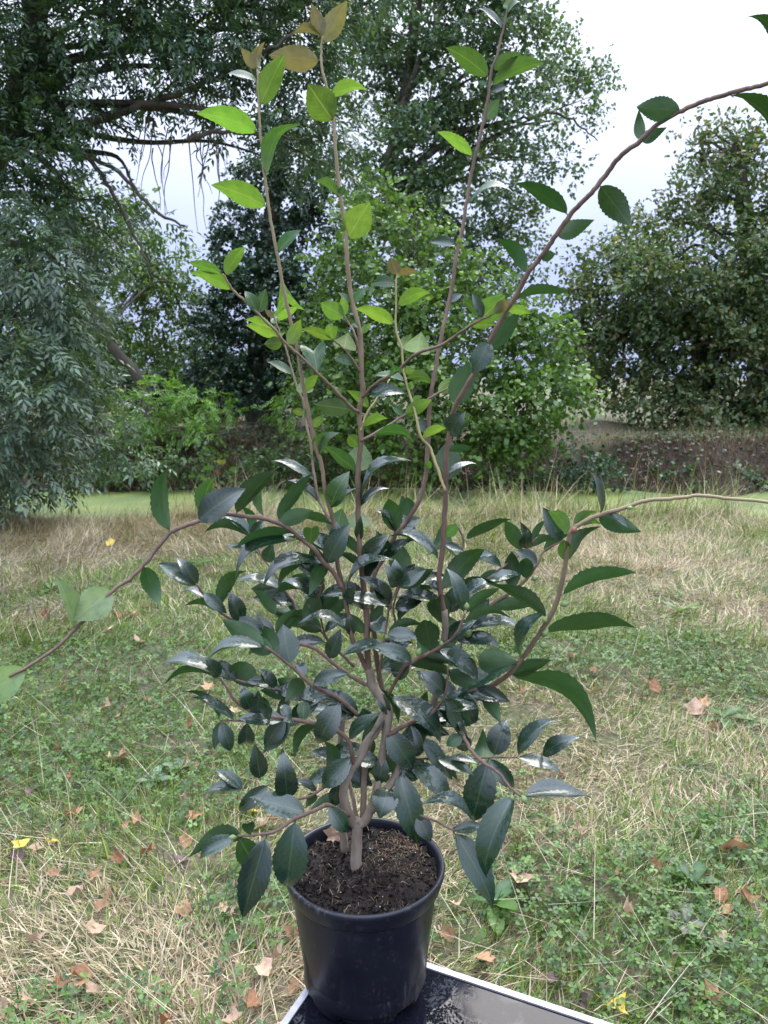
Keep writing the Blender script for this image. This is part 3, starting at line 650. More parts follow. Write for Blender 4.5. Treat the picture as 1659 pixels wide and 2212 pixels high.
for a, b in ((.09, .08), (TL - .09, .08), (.09, TW - .08), (TL - .09, TW - .08)):
    c0 = er * a + el * b; x, y = K0[0] + c0[0], K0[1] + c0[1]
    v, q, t = tube([c0 + (0, 0, gz(x, y) - .01), c0 + (0, 0, ZT - .02)], .014, 10); obj('leg', mesh_np('leg', v, t, q, None, M_alu, True), table)

# ------------------------------------------------------------------ pot
PC = np.array([(787 - 829.5) / FPX * 1.43, 1.296, ZT + .001]); RZ = .711 - ZT     # base centre, rim height
def pot():
    m, nt, p, out = new_mat('black_pot_plastic'); t = N(nt, 'ShaderNodeTexCoord')
    n1 = noise(nt, 9, 6, t.outputs['Object'], .65); n2 = noise(nt, 220, 3, t.outputs['Object']); n3 = noise(nt, 45, 6, t.outputs['Object'], .75)
    c = rampn(nt, n1.outputs['Fac'], [(.3, (.0035, .0045, .010)), (.6, (.006, .0075, .015)), (.8, (.012, .0135, .02))])
    mp6 = N(nt, 'ShaderNodeMapping'); mp6.inputs['Scale'].default_value = (1, 1, .12); nt.links.new(t.outputs['Object'], mp6.inputs[0]); n6 = noise(nt, 130, 4, mp6.outputs[0], .7); n7 = noise(nt, 7, 2, t.outputs['Object'])
    m67 = N(nt, 'ShaderNodeMath', operation='MULTIPLY'); nt.links.new(n6.outputs['Fac'], m67.inputs[0]); nt.links.new(n7.outputs['Fac'], m67.inputs[1])
    sc6 = rampn(nt, m67.outputs[0], [(.34, (0, 0, 0)), (.46, (.6, .6, .6))])
    d = rampn(nt, n3.outputs['Fac'], [(.56, (0, 0, 0)), (.78, (.6, .6, .6))])
    nt.links.new(mixc(nt, sc6.outputs[0], mixc(nt, d.outputs[0], c.outputs[0], (.075, .07, .07)), (.16, .15, .14)), p.inputs['Base Color'])
    r = rampn(nt, n1.outputs['Fac'], [(.3, (.32, .32, .32)), (.7, (.5, .5, .5))]); nt.links.new(r.outputs[0], p.inputs['Roughness'])
    bump(nt, p, n2.outputs['Fac'], .12, .001); M_pot = m
    root = empty('plant_pot', tuple(PC), 'black plastic nursery pot with thick rolled rim filled with dark soil', 'pot')
    S = 96; ang = np.arange(S) * 2 * math.pi / S
    prof = [(.088, .0, 0), (.094, .003, 0), (.107, .012, 0), (.1115, .030, 0), (.1165, .034, 1), (.1185, .06, 1), (.1235, .12, 1), (.1285, .178, 1), (.129, .184, 0), (.1305, .187, 0), (.1325, .200, 0), (.1335, .2045, 0), (.1345, .2085, 0),
            (.1395, .2115, 0), (.143, .217, 0), (.1465, .228, 0), (.1495, .238, 0), (.150, .243, 0), (.1485, .2465, 0), (.145, .2475, 0), (.1415, .246, 0), (.139, .241, 0), (.136, .22, 0), (.128, .15, 0), (.115, .06, 0), (.092, .012, 0)]
    V = []
    for r0, z, fl in prof:
        r = np.full(S, r0)
        if fl:                                          # broad shallow flutes on the wall
            a6 = (ang * 7 / (2 * math.pi)) % 1.0; r = r - .0042 * (sstep(.10, .16, a6) * (1 - sstep(.84, .90, a6))) * (sstep(.03, .05, z) * (1 - sstep(.172, .18, z)))
        if z < .031 and r0 > .09:                       # scalloped foot
            a6 = (ang * 6 / (2 * math.pi) + .25) % 1.0; r = r - .010 * (sstep(.28, .34, a6) * (1 - sstep(.66, .72, a6))) * (z < .029)
        V.append(np.stack([r * np.cos(ang), r * np.sin(ang), np.full(S, z * RZ / .2475)], -1))
    def ringmesh(name, i0, i1, cap=False):
        VV = np.vstack(V[i0:i1]); Q = []
        for i in range(i1 - i0 - 1):
            for k in range(S): Q.append((i * S + k, i * S + (k + 1) % S, (i + 1) * S + (k + 1) % S, (i + 1) * S + k))
        T = []
        if cap:
            VV = np.vstack([VV, [(0, 0, .002)]]); T = [(len(VV) - 1, (k + 1) % S, k) for k in range(S)]
        return obj(name, mesh_np(name, VV, T, Q, None, M_pot, True), root)
    ringmesh('pot_wall', 0, 13, True); ringmesh('rim', 12, 23); ringmesh('inner_wall', 22, len(prof))
    # soil
    m, nt, p, out = new_mat('potting_soil'); t = N(nt, 'ShaderNodeTexCoord')
    n1 = noise(nt, 24, 6, t.outputs['Object'], .7); n2 = noise(nt, 150, 4, t.outputs['Object'], .7); n4 = noise(nt, 9, 3, t.outputs['Object'])
    c = rampn(nt, n1.outputs['Fac'], [(.3, (.004, .0035, .0035)), (.55, (.014, .009, .007)), (.75, (.038, .023, .015))])
    c2 = rampn(nt, n1.outputs['Fac'], [(.3, (.010, .007, .006)), (.7, (.05, .032, .022))])
    f = rampn(nt, n4.outputs['Fac'], [(.48, (0, 0, 0)), (.62, (1, 1, 1))])
    nt.links.new(mixc(nt, f.outputs[0], c.outputs[0], c2.outputs[0]), p.inputs['Base Color']); p.inputs['Roughness'].default_value = .95
    bump(nt, p, n2.outputs['Fac'], 1.0, .006); M_soil = m
    nr, na = 34, 110; rr = np.linspace(0, .1385, nr); aa = np.arange(na) * 2 * math.pi / na
    Rr, Aa = np.meshgrid(rr, aa, indexing='ij'); X = Rr * np.cos(Aa); Y = Rr * np.sin(Aa)
    Z = RZ - .030 + .022 * np.exp(-((X - .055) ** 2 + (Y - .045) ** 2) / .0035) + .03 * (fbm(X * 28, Y * 28, 4) - .5) + .016 * (fbm(X * 90, Y * 90, 14) - .5) - .008 * (Y < -.05) + .010 * (fbm(X * 60 + 7, Y * 60, 77) > .62)
    Z = np.minimum(Z, RZ - .004)
    i = np.arange((nr - 1) * na); r0 = i // na * na; k0 = i % na
    Q = np.stack([r0 + k0, r0 + (k0 + 1) % na, r0 + na + (k0 + 1) % na, r0 + na + k0], -1)[:, ::-1]
    obj('soil', mesh_np('soil', np.stack([X, Y, Z], -1).reshape(-1, 3), None, Q, None, M_soil, False), root)
    def soil_z(x, y):
        ri = np.clip((np.hypot(x, y) / .1385 * (nr - 1)).astype(int), 0, nr - 1); ai = ((np.arctan2(y, x) % (2 * math.pi)) / (2 * math.pi) * na).astype(int) % na
        return Z[ri, ai]
    def disc(n, cx=0, cy=0, r=.132):
        a = rng.uniform(0, 6.28, n); q = r * np.sqrt(rng.random(n)); x, y = cx + q * np.cos(a), cy + q * np.sin(a); k = np.hypot(x, y) < .134; return x[k], y[k]
    # crumbs
    def crumbs(name, n, smin, smax, cols, cx=0, cy=0, r=.132):
        x, y = disc(n, cx, cy, r); n = len(x); P = np.stack([x, y, soil_z(x, y)], -1); s = rng.uniform(smin, smax, n)
        oc = np.array([(1,0,0),(-1,0,0),(0,1,0),(0,-1,0),(0,0,1),(0,0,-1)], float); of = np.array([(0,2,4),(2,1,4),(1,3,4),(3,0,4),(2,0,5),(1,2,5),(3,1,5),(0,3,5)])
        V = P[:, None] + oc[None] * s[:, None, None] * rng.uniform(.6, 1.3, (n, 6, 1)); F = (np.arange(n)[:, None, None] * 6 + of[None]).reshape(-1, 3)
        cc = np.array(cols)[rng.integers(0, len(cols), n)] * rng.uniform(.7, 1.3, n)[:, None]
        obj(name, mesh_np(name, V.reshape(-1, 3), F, None, np.repeat(cc, 6, 0), M_grass), root, kind='stuff')
    crumbs('soil_crumbs', 2600, .001, .0042, [(.006,.005,.005),(.016,.011,.009),(.03,.02,.015),(.010,.008,.007)])
    crumbs('perlite', 70, .001, .0022, [(.7,.7,.68),(.6,.58,.5)])
    x, y = disc(330, .06, .045, .06); P = np.stack([x, y, soil_z(x, y)], -1); n = len(x)
    def fib(P, n, c, name):
        az = rng.uniform(0, 6.28, n); d = np.stack([np.cos(az), np.sin(az), rng.uniform(-.1, .5, n)], -1); l = rng.uniform(.006, .022, n)
        s = np.stack([-np.sin(az), np.cos(az), np.zeros(n)], -1) * .00045
        M_ = P + d * l[:, None] * .5 + np.array([0, 0, .003]); E_ = P + d * l[:, None] * np.array([1, 1, .4]) 
        V = np.stack([P - s, P + s, M_ - s, M_ + s, E_], 1); T = np.array([(0,1,3),(0,3,2),(2,3,4)]); F = (np.arange(n)[:, None, None] * 5 + T[None]).reshape(-1, 3)
        cc = np.array(c)[rng.integers(0, len(c), n)] * rng.uniform(.7, 1.3, n)[:, None]
        obj(name, mesh_np(name, V.reshape(-1, 3), F, None, np.repeat(cc, 5, 0), M_grass), root, kind='stuff')
    fib(P, n, [(.15,.09,.055),(.10,.06,.04),(.22,.15,.10),(.07,.07,.03)], 'root_fibres')
    x, y = disc(200); fib(np.stack([x, y, soil_z(x, y)], -1), len(x), [(.2,.13,.08),(.3,.22,.14)], 'root_fibres')
    return soil_z
soil_z = pot()

# ------------------------------------------------------------------ camellia
def leaf_mat(name, top, under, vein, trans, tcol, rough, spec=.5):
    m, nt, p, out = new_mat(name)
    uv = N(nt, 'ShaderNodeUVMap'); sx = N(nt, 'ShaderNodeSeparateXYZ'); nt.links.new(uv.outputs[0], sx.inputs[0])
    ab = N(nt, 'ShaderNodeMath', operation='SUBTRACT'); nt.links.new(sx.outputs['Y'], ab.inputs[0]); ab.inputs[1].default_value = .5
    av = N(nt, 'ShaderNodeMath', operation='ABSOLUTE'); nt.links.new(ab.outputs[0], av.inputs[0])
    rib = rampn(nt, av.outputs[0], [(.008, (.8, .8, .8)), (.03, (0, 0, 0))])
    # side veins: stripes slanting forward from the midrib
    sl = N(nt, 'ShaderNodeMath', operation='MULTIPLY_ADD'); nt.links.new(av.outputs[0], sl.inputs[0]); sl.inputs[1].default_value = -.55; nt.links.new(sx.outputs['X'], sl.inputs[2])
    sn = N(nt, 'ShaderNodeMath', operation='SINE'); ml = N(nt, 'ShaderNodeMath', operation='MULTIPLY'); ml.inputs[1].default_value = 55; nt.links.new(sl.outputs[0], ml.inputs[0]); nt.links.new(ml.outputs[0], sn.inputs[0])
    sv = rampn(nt, sn.outputs[0], [(.86, (0, 0, 0)), (1.0, (.22, .22, .22))])
    oi = N(nt, 'ShaderNodeObjectInfo'); t = N(nt, 'ShaderNodeTexCoord')
    n1 = noise(nt, 5, 4, t.outputs['Object']); n2 = noise(nt, 60, 3, t.outputs['Object'])
    geo = N(nt, 'ShaderNodeNewGeometry')
    base = mixc(nt, geo.outputs['Backfacing'], top, under)
    hv = N(nt, 'ShaderNodeHueSaturation'); nt.links.new(base, hv.inputs['Color'])
    vr = N(nt, 'ShaderNodeMapRange'); vr.inputs[3].default_value = .72; vr.inputs[4].default_value = 1.35; nt.links.new(oi.outputs['Random'], vr.inputs[0]); nt.links.new(vr.outputs[0], hv.inputs['Value'])
    h2 = N(nt, 'ShaderNodeMapRange'); h2.inputs[3].default_value = .485; h2.inputs[4].default_value = .52; fr = N(nt, 'ShaderNodeMath', operation='FRACT'); m7 = N(nt, 'ShaderNodeMath', operation='MULTIPLY'); m7.inputs[1].default_value = 7.3
    nt.links.new(oi.outputs['Random'], m7.inputs[0]); nt.links.new(m7.outputs[0], fr.inputs[0]); nt.links.new(fr.outputs[0], h2.inputs[0]); nt.links.new(h2.outputs[0], hv.inputs['Hue'])
    mot = rampn(nt, n1.outputs['Fac'], [(.35, (.78, .82, .85)), (.65, (1.12, 1.08, 1.0))])
    c1 = mixc(nt, 1.0, hv.outputs[0], mot.outputs[0], 'MULTIPLY'); n5 = noise(nt, 11, 2, t.outputs['Object']); sp5 = rampn(nt, n5.outputs['Fac'], [(.70, (0, 0, 0)), (.74, (.55, .55, .55))]); c1 = mixc(nt, sp5.outputs[0], c1, (.09, .065, .03)); c2 = mixc(nt, sv.outputs[0], c1, vein); c3 = mixc(nt, rib.outputs[0], c2, vein)
    nt.links.new(c3, p.inputs['Base Color']); p.inputs['Specular IOR Level'].default_value = spec
    rg = rampn(nt, n1.outputs['Fac'], [(.3, (rough - .06,) * 3), (.7, (rough + .10,) * 3)])
    cw = N(nt, 'ShaderNodeMapRange'); cw.inputs[3].default_value = .75 if rough < .29 else .2; cw.inputs[4].default_value = 0; nt.links.new(geo.outputs['Backfacing'], cw.inputs[0]); nt.links.new(cw.outputs[0], p.inputs['Coat Weight']); p.inputs['Coat Roughness'].default_value = .12; p.inputs['Coat IOR'].default_value = 1.65
    rb = mixc(nt, geo.outputs['Backfacing'], rg.outputs[0], (.6, .6, .6)); nt.links.new(rb, p.inputs['Roughness'])
    hs = N(nt, 'ShaderNodeMath', operation='MULTIPLY_ADD'); nt.links.new(sv.outputs[0], hs.inputs[0]); hs.inputs[1].default_value = -1.6; nt.links.new(n2.outputs['Fac'], hs.inputs[2])
    bump(nt, p, hs.outputs[0], .45, .0012)
    tr = N(nt, 'ShaderNodeBsdfTranslucent'); nt.links.new(mixc(nt, 1.0, c3, tcol, 'MULTIPLY'), tr.inputs['Color'])
    ms = N(nt, 'ShaderNodeMixShader'); ms.inputs[0].default_value = trans
    nt.links.new(p.outputs[0], ms.inputs[1]); nt.links.new(tr.outputs[0], ms.inputs[2]); nt.links.new(ms.outputs[0], out.inputs[0])
    return m
LM = {'m': leaf_mat('mature_leaf', (.0065, .030, .014), (.030, .072, .022), (.055, .095, .035), .11, (1.4, 2.1, .7), .27, .55),
      'g': leaf_mat('summer_leaf', (.034, .085, .028), (.062, .122, .032), (.13, .19, .07), .28, (1.4, 1.7, .7), .30, .55),
      'y': leaf_mat('young_leaf', (.10, .175, .03), (.11, .185, .034), (.19, .25, .09), .46, (1.3, 1.45, .7), .36, .5),
      'p': leaf_mat('pale_leaf', (.17, .25, .10), (.15, .22, .09), (.26, .33, .16), .35, (1.2, 1.3, .9), .3, .7),  # paler green stands in for sky sheen on these glossy leaves
      'n': leaf_mat('new_bronze_leaf', (.11, .112, .045), (.125, .12, .05), (.19, .18, .09), .38, (1.35, 1.2, .8), .38, .5)}
M_stem = bark_mat('camellia_bark', (.085, .05, .04), (.21, .135, .10), 60, .7, .0015)
nt = M_stem.node_tree; p = nt.nodes['Principled BSDF']; old = p.inputs['Base Color'].links[0].from_socket
at_ = N(nt, 'ShaderNodeAttribute', attribute_name='Col'); nt.links.new(mixc(nt, at_.outputs['Fac'], old, (.30, .25, .13)), p.inputs['Base Color'])
M_stem_young = bark_mat('camellia_green_wood', (.22, .20, .07), (.34, .27, .12), 60, .6, .0008)
M_trunkb = bark_mat('camellia_trunk_bark', (.15, .115, .085), (.33, .27, .21), 45, .85, .002)
m, nt, p, out = new_mat('bud_green'); p.inputs['Base Color'].default_value = (.17, .25, .08, 1); p.inputs['Roughness'].default_value = .4
n1 = noise(nt, 90, 3); c = rampn(nt, n1.outputs['Fac'], [(.3, (.12, .19, .06)), (.7, (.24, .32, .12))]); nt.links.new(c.outputs[0], p.inputs['Base Color']); M_bud = m
m, nt, p, out = new_mat('bud_red'); n1 = noise(nt, 90, 3); c = rampn(nt, n1.outputs['Fac'], [(.3, (.22, .06, .05)), (.7, (.34, .14, .09))]); nt.links.new(c.outputs[0], p.inputs['Base Color']); M_budr = m

def leaf_mesh(name, arch, fold, curl, seed, twist=0):
    """unit leaf: chord 0..1 along x, width 1 along y, upper side +z; toothed margin, midrib groove, short stalk"""
    ns = 22; us = np.linspace(0, 1, ns + 1); rows = []; uvs = []; g = np.random.default_rng(seed); ph = g.uniform(0, 6)
    for i, u in enumerate(us):
        w = (max(u, 0) ** .66) * ((1 - u) ** .98) / .357 * .5; w = w * (1 + .10 * math.sin(math.pi * u))
        w *= (1 + (.055 if i % 2 else -.035) * (.15 < u < .97))
        x = .055 + .965 * u
        zc = arch * 4 * u * (1 - u) * .25 - curl * max(0, u - .6) ** 2 * 1.6 + curl * .16 * 1.6 * u
        for v in (-1, -.55, 0, .55, 1):
            av_ = abs(v)
            z = zc + fold * w * av_ * (1.0 - .35 * av_) + .012 * math.sin(9 * u + ph + 2.5 * v) * av_ + twist * v * w * (u - .3)
            rows.append((x, v * w, z)); uvs.append((u, .5 + .5 * v * min(1, w * 2 + .05)))
    V = list(rows); Q = []
    for i in range(ns):
        for k in range(4):
            a = i * 5 + k; Q.append((a, a + 5, a + 6, a + 1))
    b = len(V); r = .028
    for x, z in ((-.005, -.01), (.10, .004)):
        for a in (0, 2.09, 4.19):
            V.append((x, r * math.cos(a), z + r * .35 * math.sin(a))); uvs.append((.05, .5))
    for a in range(3): Q.append((b + a, b + (a + 1) % 3, b + 3 + (a + 1) % 3, b + 3 + a))
    me = mesh_np(name, np.array(V), None, Q, None, LM['m'], True)
    ul = me.uv_layers.new(name='UVMap'); li = np.empty(len(me.loops), np.int32); me.loops.foreach_get('vertex_index', li)
    ul.data.foreach_set('uv', np.array(uvs, np.float32)[li].ravel())
    return me
LEAVES = [leaf_mesh('camellia_leaf', a_, f_, c_, i, tw) for i, (a_, f_, c_, tw) in enumerate([(.22, .16, .2, 0), (.40, .22, .4, .1), (.12, .32, .15, -.1), (.7, .16, .5, 0), (.3, .38, .6, .15), (.5, .28, .25, -.2), (.10, .14, .05, .1), (1.1, .75, .9, 0)])]

base_pt = onz(769, 1877, float(.678)); plant = empty('camellia', tuple(float(v) for v in base_pt), 'tall camellia with glossy toothed leaves growing in the black pot', 'plant')
STEMS = []   # dict(pts3, px, obj)
def stem(px, Y, rad, mat=M_stem, name='stem', sides=8, young=0.0):
    """px: pixels along the stem (root first), Y: distances at a few fractions, rad: radii at a few fractions"""
    px = np.array(px, float); seg = np.r_[0, np.cumsum(np.hypot(*np.diff(px, axis=0).T))]; f = seg / seg[-1]
    ys = np.interp(f, np.linspace(0, 1, len(Y)), Y); P = np.array([at(a, b, y) for (a, b), y in zip(px, ys)])
    g = np.random.default_rng(len(STEMS)); P[1:-1] += g.normal(0, .0016, (len(P) - 2, 3)); sp = smooth_path(P, 6); k = len(sp); sp[1:-1] += g.normal(0, .00035, (k - 2, 3))
    r = np.interp(np.linspace(0, 1, k), np.linspace(0, 1, len(rad)), rad); r = r * (1.04 if mat is M_trunkb else .79) * (1 + .05 * np.exp(-((np.arange(k) % 14 - 6) / .8) ** 2))
    v, q, t = tube(sp - base_pt, r, sides, .012, len(STEMS)); yf = np.repeat(young * np.linspace(0, 1, k) ** 1.6, sides); yf = np.r_[yf, 0, young]
    o = obj(name, mesh_np(name, v, t, q, np.repeat(yf[:, None], 3, 1), mat, True), plant)
    fx = smooth_path(np.c_[px, np.zeros(len(px))], 6)[:, :2]
    STEMS.append(dict(p3=sp, px=fx, o=o, r=r)); return o
# thick wood at the base
stem([(769,1880),(770,1830),(772,1786),(771,1770)], [1.318,1.318], [.0105,.0092,.0098], M_trunkb, 'trunk', 12)
stem([(770,1784),(754,1764),(744,1714),(757,1668),(776,1639),(793,1604),(811,1578),(832,1540)], [1.318,1.30,1.30,1.31,1.32], [.0088,.0080,.0078,.0070], M_trunkb, 'trunk', 10)
stem([(772,1784),(790,1769),(811,1738),(818,1690),(826,1640),(834,1583),(839,1535),(820,1505),(804,1480),(797,1445)], [1.318,1.32,1.32,1.31,1.31], [.0086,.0075,.0075,.0085,.0078], M_trunkb, 'trunk', 10)
stem([(802,1752),(844,1686),(868,1646),(905,1590),(930,1520),(950,1440),(962,1370),(960,1318)], [1.32,1.34,1.35,1.33], [.0075,.0065,.0065,.006], M_trunkb, 'trunk', 10)
stem([(745,1838),(739,1773),(734,1723),(734,1650),(738,1580),(744,1500)], [1.345,1.35,1.37,1.38], [.0075,.0068,.006,.0055], M_trunkb, 'trunk', 10)
stem([(771,1775),(766,1730),(754,1690),(748,1640)], [1.33,1.35], [.004,.003], M_trunkb)
stem([(784,1770),(784,1700),(790,1640),(803,1590)], [1.335,1.345], [.006,.005], M_trunkb)
# tall shoots
stem([(797,1455),(780,1419),(762,1374),(745,1290),(731,1220),(723,1160),(714,1106),(706,1056),(696,1010),(680,950),(667,890),(655,812),(645,760),(627,690),(612,620),(601,548),(590,490),(575,400),(566,300),(560,230),(556,150)], [1.31,1.27,1.24,1.22], [.0062,.005,.0045,.004,.0035,.0028,.0018], young=1.0)
stem([(797,1455),(797,1400),(793,1330),(785,1250),(774,1180),(772,1120),(773,1050),(776,1000),(780,950),(777,890),(784,850),(783,810),(777,750),(772,700),(762,640),(753,560),(747,500),(737,420),(726,340),(716,265),(707,215),(697,160),(694,110),(697,78)], [1.31,1.29,1.27,1.26], [.0072,.0062,.0055,.005,.0042,.003,.0018], young=1.0)
stem([(835,1535),(815,1420),(805,1340),(803,1290),(810,1245),(830,1205),(855,1155),(880,1125),(903,1089),(914,1057),(924,1002),(925,900),(932,850),(942,790),(955,720),(970,650),(980,600),(990,540),(1000,480),(1012,420),(1025,350),(1040,280),(1050,210),(1062,160),(1075,110),(1090,60),(1103,-5)], [1.32,1.37,1.42,1.44], [.006,.0055,.005,.0045,.004,.0035,.0018])
stem([(960,1322),(955,1290),(948,1242),(955,1188),(962,1100),(964,1050),(966,990),(972,930),(985,880),(1010,830),(1040,780),(1060,735),(1090,680),(1115,640),(1140,590),(1160,562),(1185,525),(1210,490),(1240,452),(1275,415),(1310,375),(1345,335),(1380,300),(1420,268),(1465,240),(1520,218),(1570,202),(1620,190),(1665,177),(1760,160)], [1.33,1.28,1.18,1.08,.98], [.0062,.0058,.0052,.0047,.0044,.004,.0034])
stem([(738,1270),(720,1240),(697,1211),(679,1190),(652,1163),(622,1141),(592,1127),(563,1117),(527,1114),(494,1109),(460,1117),(421,1126),(373,1146),(349,1170),(318,1214),(278,1249),(250,1273),(171,1353),(119,1400),(60,1440),(20,1462)], [1.27,1.2,1.15,1.1,1.05], [.0052,.0048,.0045,.004,.0035,.0025])
stem([(935,1548),(980,1547),(996,1512),(1008,1493),(1052,1484),(1099,1458),(1125,1424),(1161,1378),(1197,1315),(1214,1260),(1223,1220),(1227,1162),(1241,1142),(1288,1115),(1350,1095),(1392,1083),(1457,1072),(1514,1070),(1574,1076),(1659,1088),(1740,1110)], [1.33,1.27,1.22,1.18,1.14], [.0065,.0062,.0055,.005,.0042,.0035,.003], young=.9)
stem([(834,1590),(880,1562),(935,1548)], [1.31,1.33], [.006,.006])
# side branches, left
stem([(815,1490),(770,1465),(732,1440),(682,1404),(643,1389),(586,1371),(563,1360),(509,1342),(473,1321),(444,1291),(423,1261)], [1.31,1.3,1.27,1.25], [.0048,.0042,.0035,.0025])
stem([(765,1440),(720,1390),(680,1350),(646,1321),(628,1297),(613,1273),(589,1238),(566,1202),(545,1160)], [1.33,1.38,1.42], [.004,.0034,.002])
stem([(790,1560),(750,1525),(716,1502),(671,1476),(642,1448),(610,1426),(575,1398)], [1.31,1.26,1.22], [.0046,.004,.0028])
stem([(800,1560),(740,1530),(684,1509),(612,1491),(538,1476),(478,1461)], [1.32,1.3,1.28], [.0046,.004,.0026])
stem([(765,1655),(752,1598),(716,1577),(674,1565),(612,1553),(561,1547),(538,1535),(511,1517),(493,1490),(475,1464)], [1.30,1.25,1.24], [.0052,.0045,.0035,.0022])
stem([(579,1565),(526,1559),(478,1556)], [1.25,1.24], [.0025,.0018])
stem([(754,1762),(710,1743),(686,1747),(657,1758),(636,1768),(597,1791),(558,1803),(514,1806)], [1.3,1.24,1.2,1.18], [.005,.0042,.0026])
stem([(748,1690),(710,1693),(684,1708),(660,1722),(600,1735)], [1.32,1.28,1.25], [.004,.0034,.002])
stem([(700,1250),(690,1300),(700,1360),(715,1410)], [1.3,1.36], [.0025,.002])
# side branches, right
stem([(980,1550),(1000,1590),(1032,1629),(1076,1673),(1102,1702),(1125,1719)], [1.3,1.22,1.18], [.0045,.0036,.0024])
stem([(868,1640),(927,1636),(1000,1638),(1065,1636),(1115,1636)], [1.34,1.36,1.36], [.0034,.003,.002])
stem([(811,1738),(870,1748),(933,1771),(960,1788),(980,1795)], [1.32,1.3,1.26], [.004,.003,.002])
stem([(960,1330),(979,1311),(1020,1275),(1070,1239),(1120,1200),(1160,1160)], [1.34,1.4,1.46], [.004,.0034,.002])
stem([(970,1400),(1056,1311),(1096,1286),(1132,1257),(1161,1220),(1179,1191),(1220,1166)], [1.35,1.4,1.42], [.0042,.0036,.0022])
stem([(965,1330),(975,1297),(999,1191),(1000,1162),(983,1129)], [1.36,1.4], [.0032,.0024])
stem([(840,1500),(870,1446),(895,1428),(924,1413),(964,1388),(990,1366),(1004,1326)], [1.31,1.25,1.22], [.0046,.0038,.0028])
stem([(880,1420),(860,1370),(850,1320),(866,1265),(878,1235)], [1.36,1.36], [.003,.002])
stem([(816,1470),(830,1400),(842,1320),(862,1260)], [1.3,1.27], [.003,.002])
stem([(930,1545),(960,1500),(968,1440)], [1.27,1.24], [.003,.002])
# upper side shoots
stem([(776,890),(761,884),(735,857),(721,844),(692,811),(648,771),(612,738),(596,715),(562,682),(529,649),(503,623),(481,592)], [1.28,1.2,1.14], [.0036,.003,.0026,.0018], young=.8)
stem([(714,1128),(705,1115),(687,1077),(681,1041),(676,1000),(671,957),(662,907),(653,867),(642,838),(629,798),(616,752),(602,719),(593,680)], [1.26,1.33,1.36], [.003,.0028,.0024,.0016], young=.8)
stem([(783,858),(815,832),(859,799),(902,766),(950,741),(994,716),(1034,696),(1066,678)], [1.28,1.2,1.14], [.0036,.003,.0018])
stem([(780,952),(822,930),(873,898),(924,861),(946,850),(968,838)], [1.28,1.34,1.37], [.0034,.0028,.0018])
stem([(962,1060),(946,1018),(928,970),(913,941),(894,894),(881,843),(873,803),(866,755),(855,712),(857,657),(855,628),(857,590)], [1.28,1.36,1.4], [.0034,.003,.0026,.0018], M_stem_young)
stem([(782,812),(761,781),(741,758),(721,735)], [1.28,1.24], [.0028,.0016])
stem([(782,825),(776,768),(769,725),(754,699),(744,684)], [1.28,1.32], [.0028,.0016])
stem([(779,930),(797,887),(824,844),(842,819)], [1.28,1.34], [.0026,.0016], M_stem_young)

NLEAF = 0
def place_leaf(bp, tp_, wpx, s, kind, ds=1, var=None, snap=40):
    """bp, tp_: base and tip pixel; wpx: apparent width; s: +1 upper side faces the camera, -1 lower side; ds: +1 tip leans away"""
    global NLEAF
    bp = np.array(bp, float); tp_ = np.array(tp_, float)
    best = None
    for S in STEMS:
        d = np.hypot(*(S['px'] - bp).T); j = int(np.argmin(d))
        if best is None or d[j] < best[0]: best = (d[j], S, j)
    dd, S, j = best; Y = S['p3'][j][1]
    g = np.random.default_rng(NLEAF + 100)
    sppx = S['px'][j]
    if dd < snap: b3 = S['p3'][j].copy()
    else: b3 = at(bp[0], bp[1], Y)
    old_ = kind == 'm'; tp_ = bp + (tp_ - bp) * (1.19 if old_ else 1.03); wpx *= 1.05 if old_ else 1.10
    dep = depth(bp[0], bp[1], Y); L2 = math.hypot(*(tp_ - bp)) * dep / FPX; W = wpx * dep / FPX
    RAT = .385 if old_ else .47
    if var == 4: tp_ = bp + (tp_ - bp) * .62; L2 *= .62; var = 7
    Lr = max(L2, W / .60, .022); dz = math.sqrt(max(Lr * Lr - L2 * L2, 0))
    if W > RAT * L2: pass
    else: dz += .22 * L2
    t3 = at(tp_[0], tp_[1], Y + ds * dz * .9)
    a = t3 - b3; L = np.linalg.norm(a); a /= L
    Wr = max(W, RAT * L * .92); ct = min(1.0, W / Wr); th = math.acos(ct) * .93
    cam_v = CAM - b3; cam_v /= np.linalg.norm(cam_v)
    e1 = cam_v - a * (cam_v @ a); e1 /= np.linalg.norm(e1); e2 = np.cross(a, e1)
    c1 = s * (math.cos(th) * e1 + math.sin(th) * e2); c2 = s * (math.cos(th) * e1 - math.sin(th) * e2)
    n = c1 if c1[2] > c2[2] else c2
    if abs(c1[2] - c2[2]) < .02: n = c1
    if s > 0:                                       # leaves hold their upper side to the light
        n = n + np.array([0, 0, .5 * (1 - min(1, max(0, -1.3 * a[2])))]); n = n - a * (n @ a); n /= np.linalg.norm(n)
    b = np.cross(n, a)
    M = Matrix(((a[0] * L, b[0] * Wr, n[0] * L, b3[0] - base_pt[0]), (a[1] * L, b[1] * Wr, n[1] * L, b3[1] - base_pt[1]), (a[2] * L, b[2] * Wr, n[2] * L, b3[2] - base_pt[2]), (0, 0, 0, 1)))
    if var is None: var = g.integers(0, 7)
    o = bpy.data.objects.new('leaf', LEAVES[var]); col.objects.link(o); o.parent = S['o']; o.matrix_basis = M
    o.material_slots[0].link = 'OBJECT'; o.material_slots[0].material = LM[kind]
    NLEAF += 1
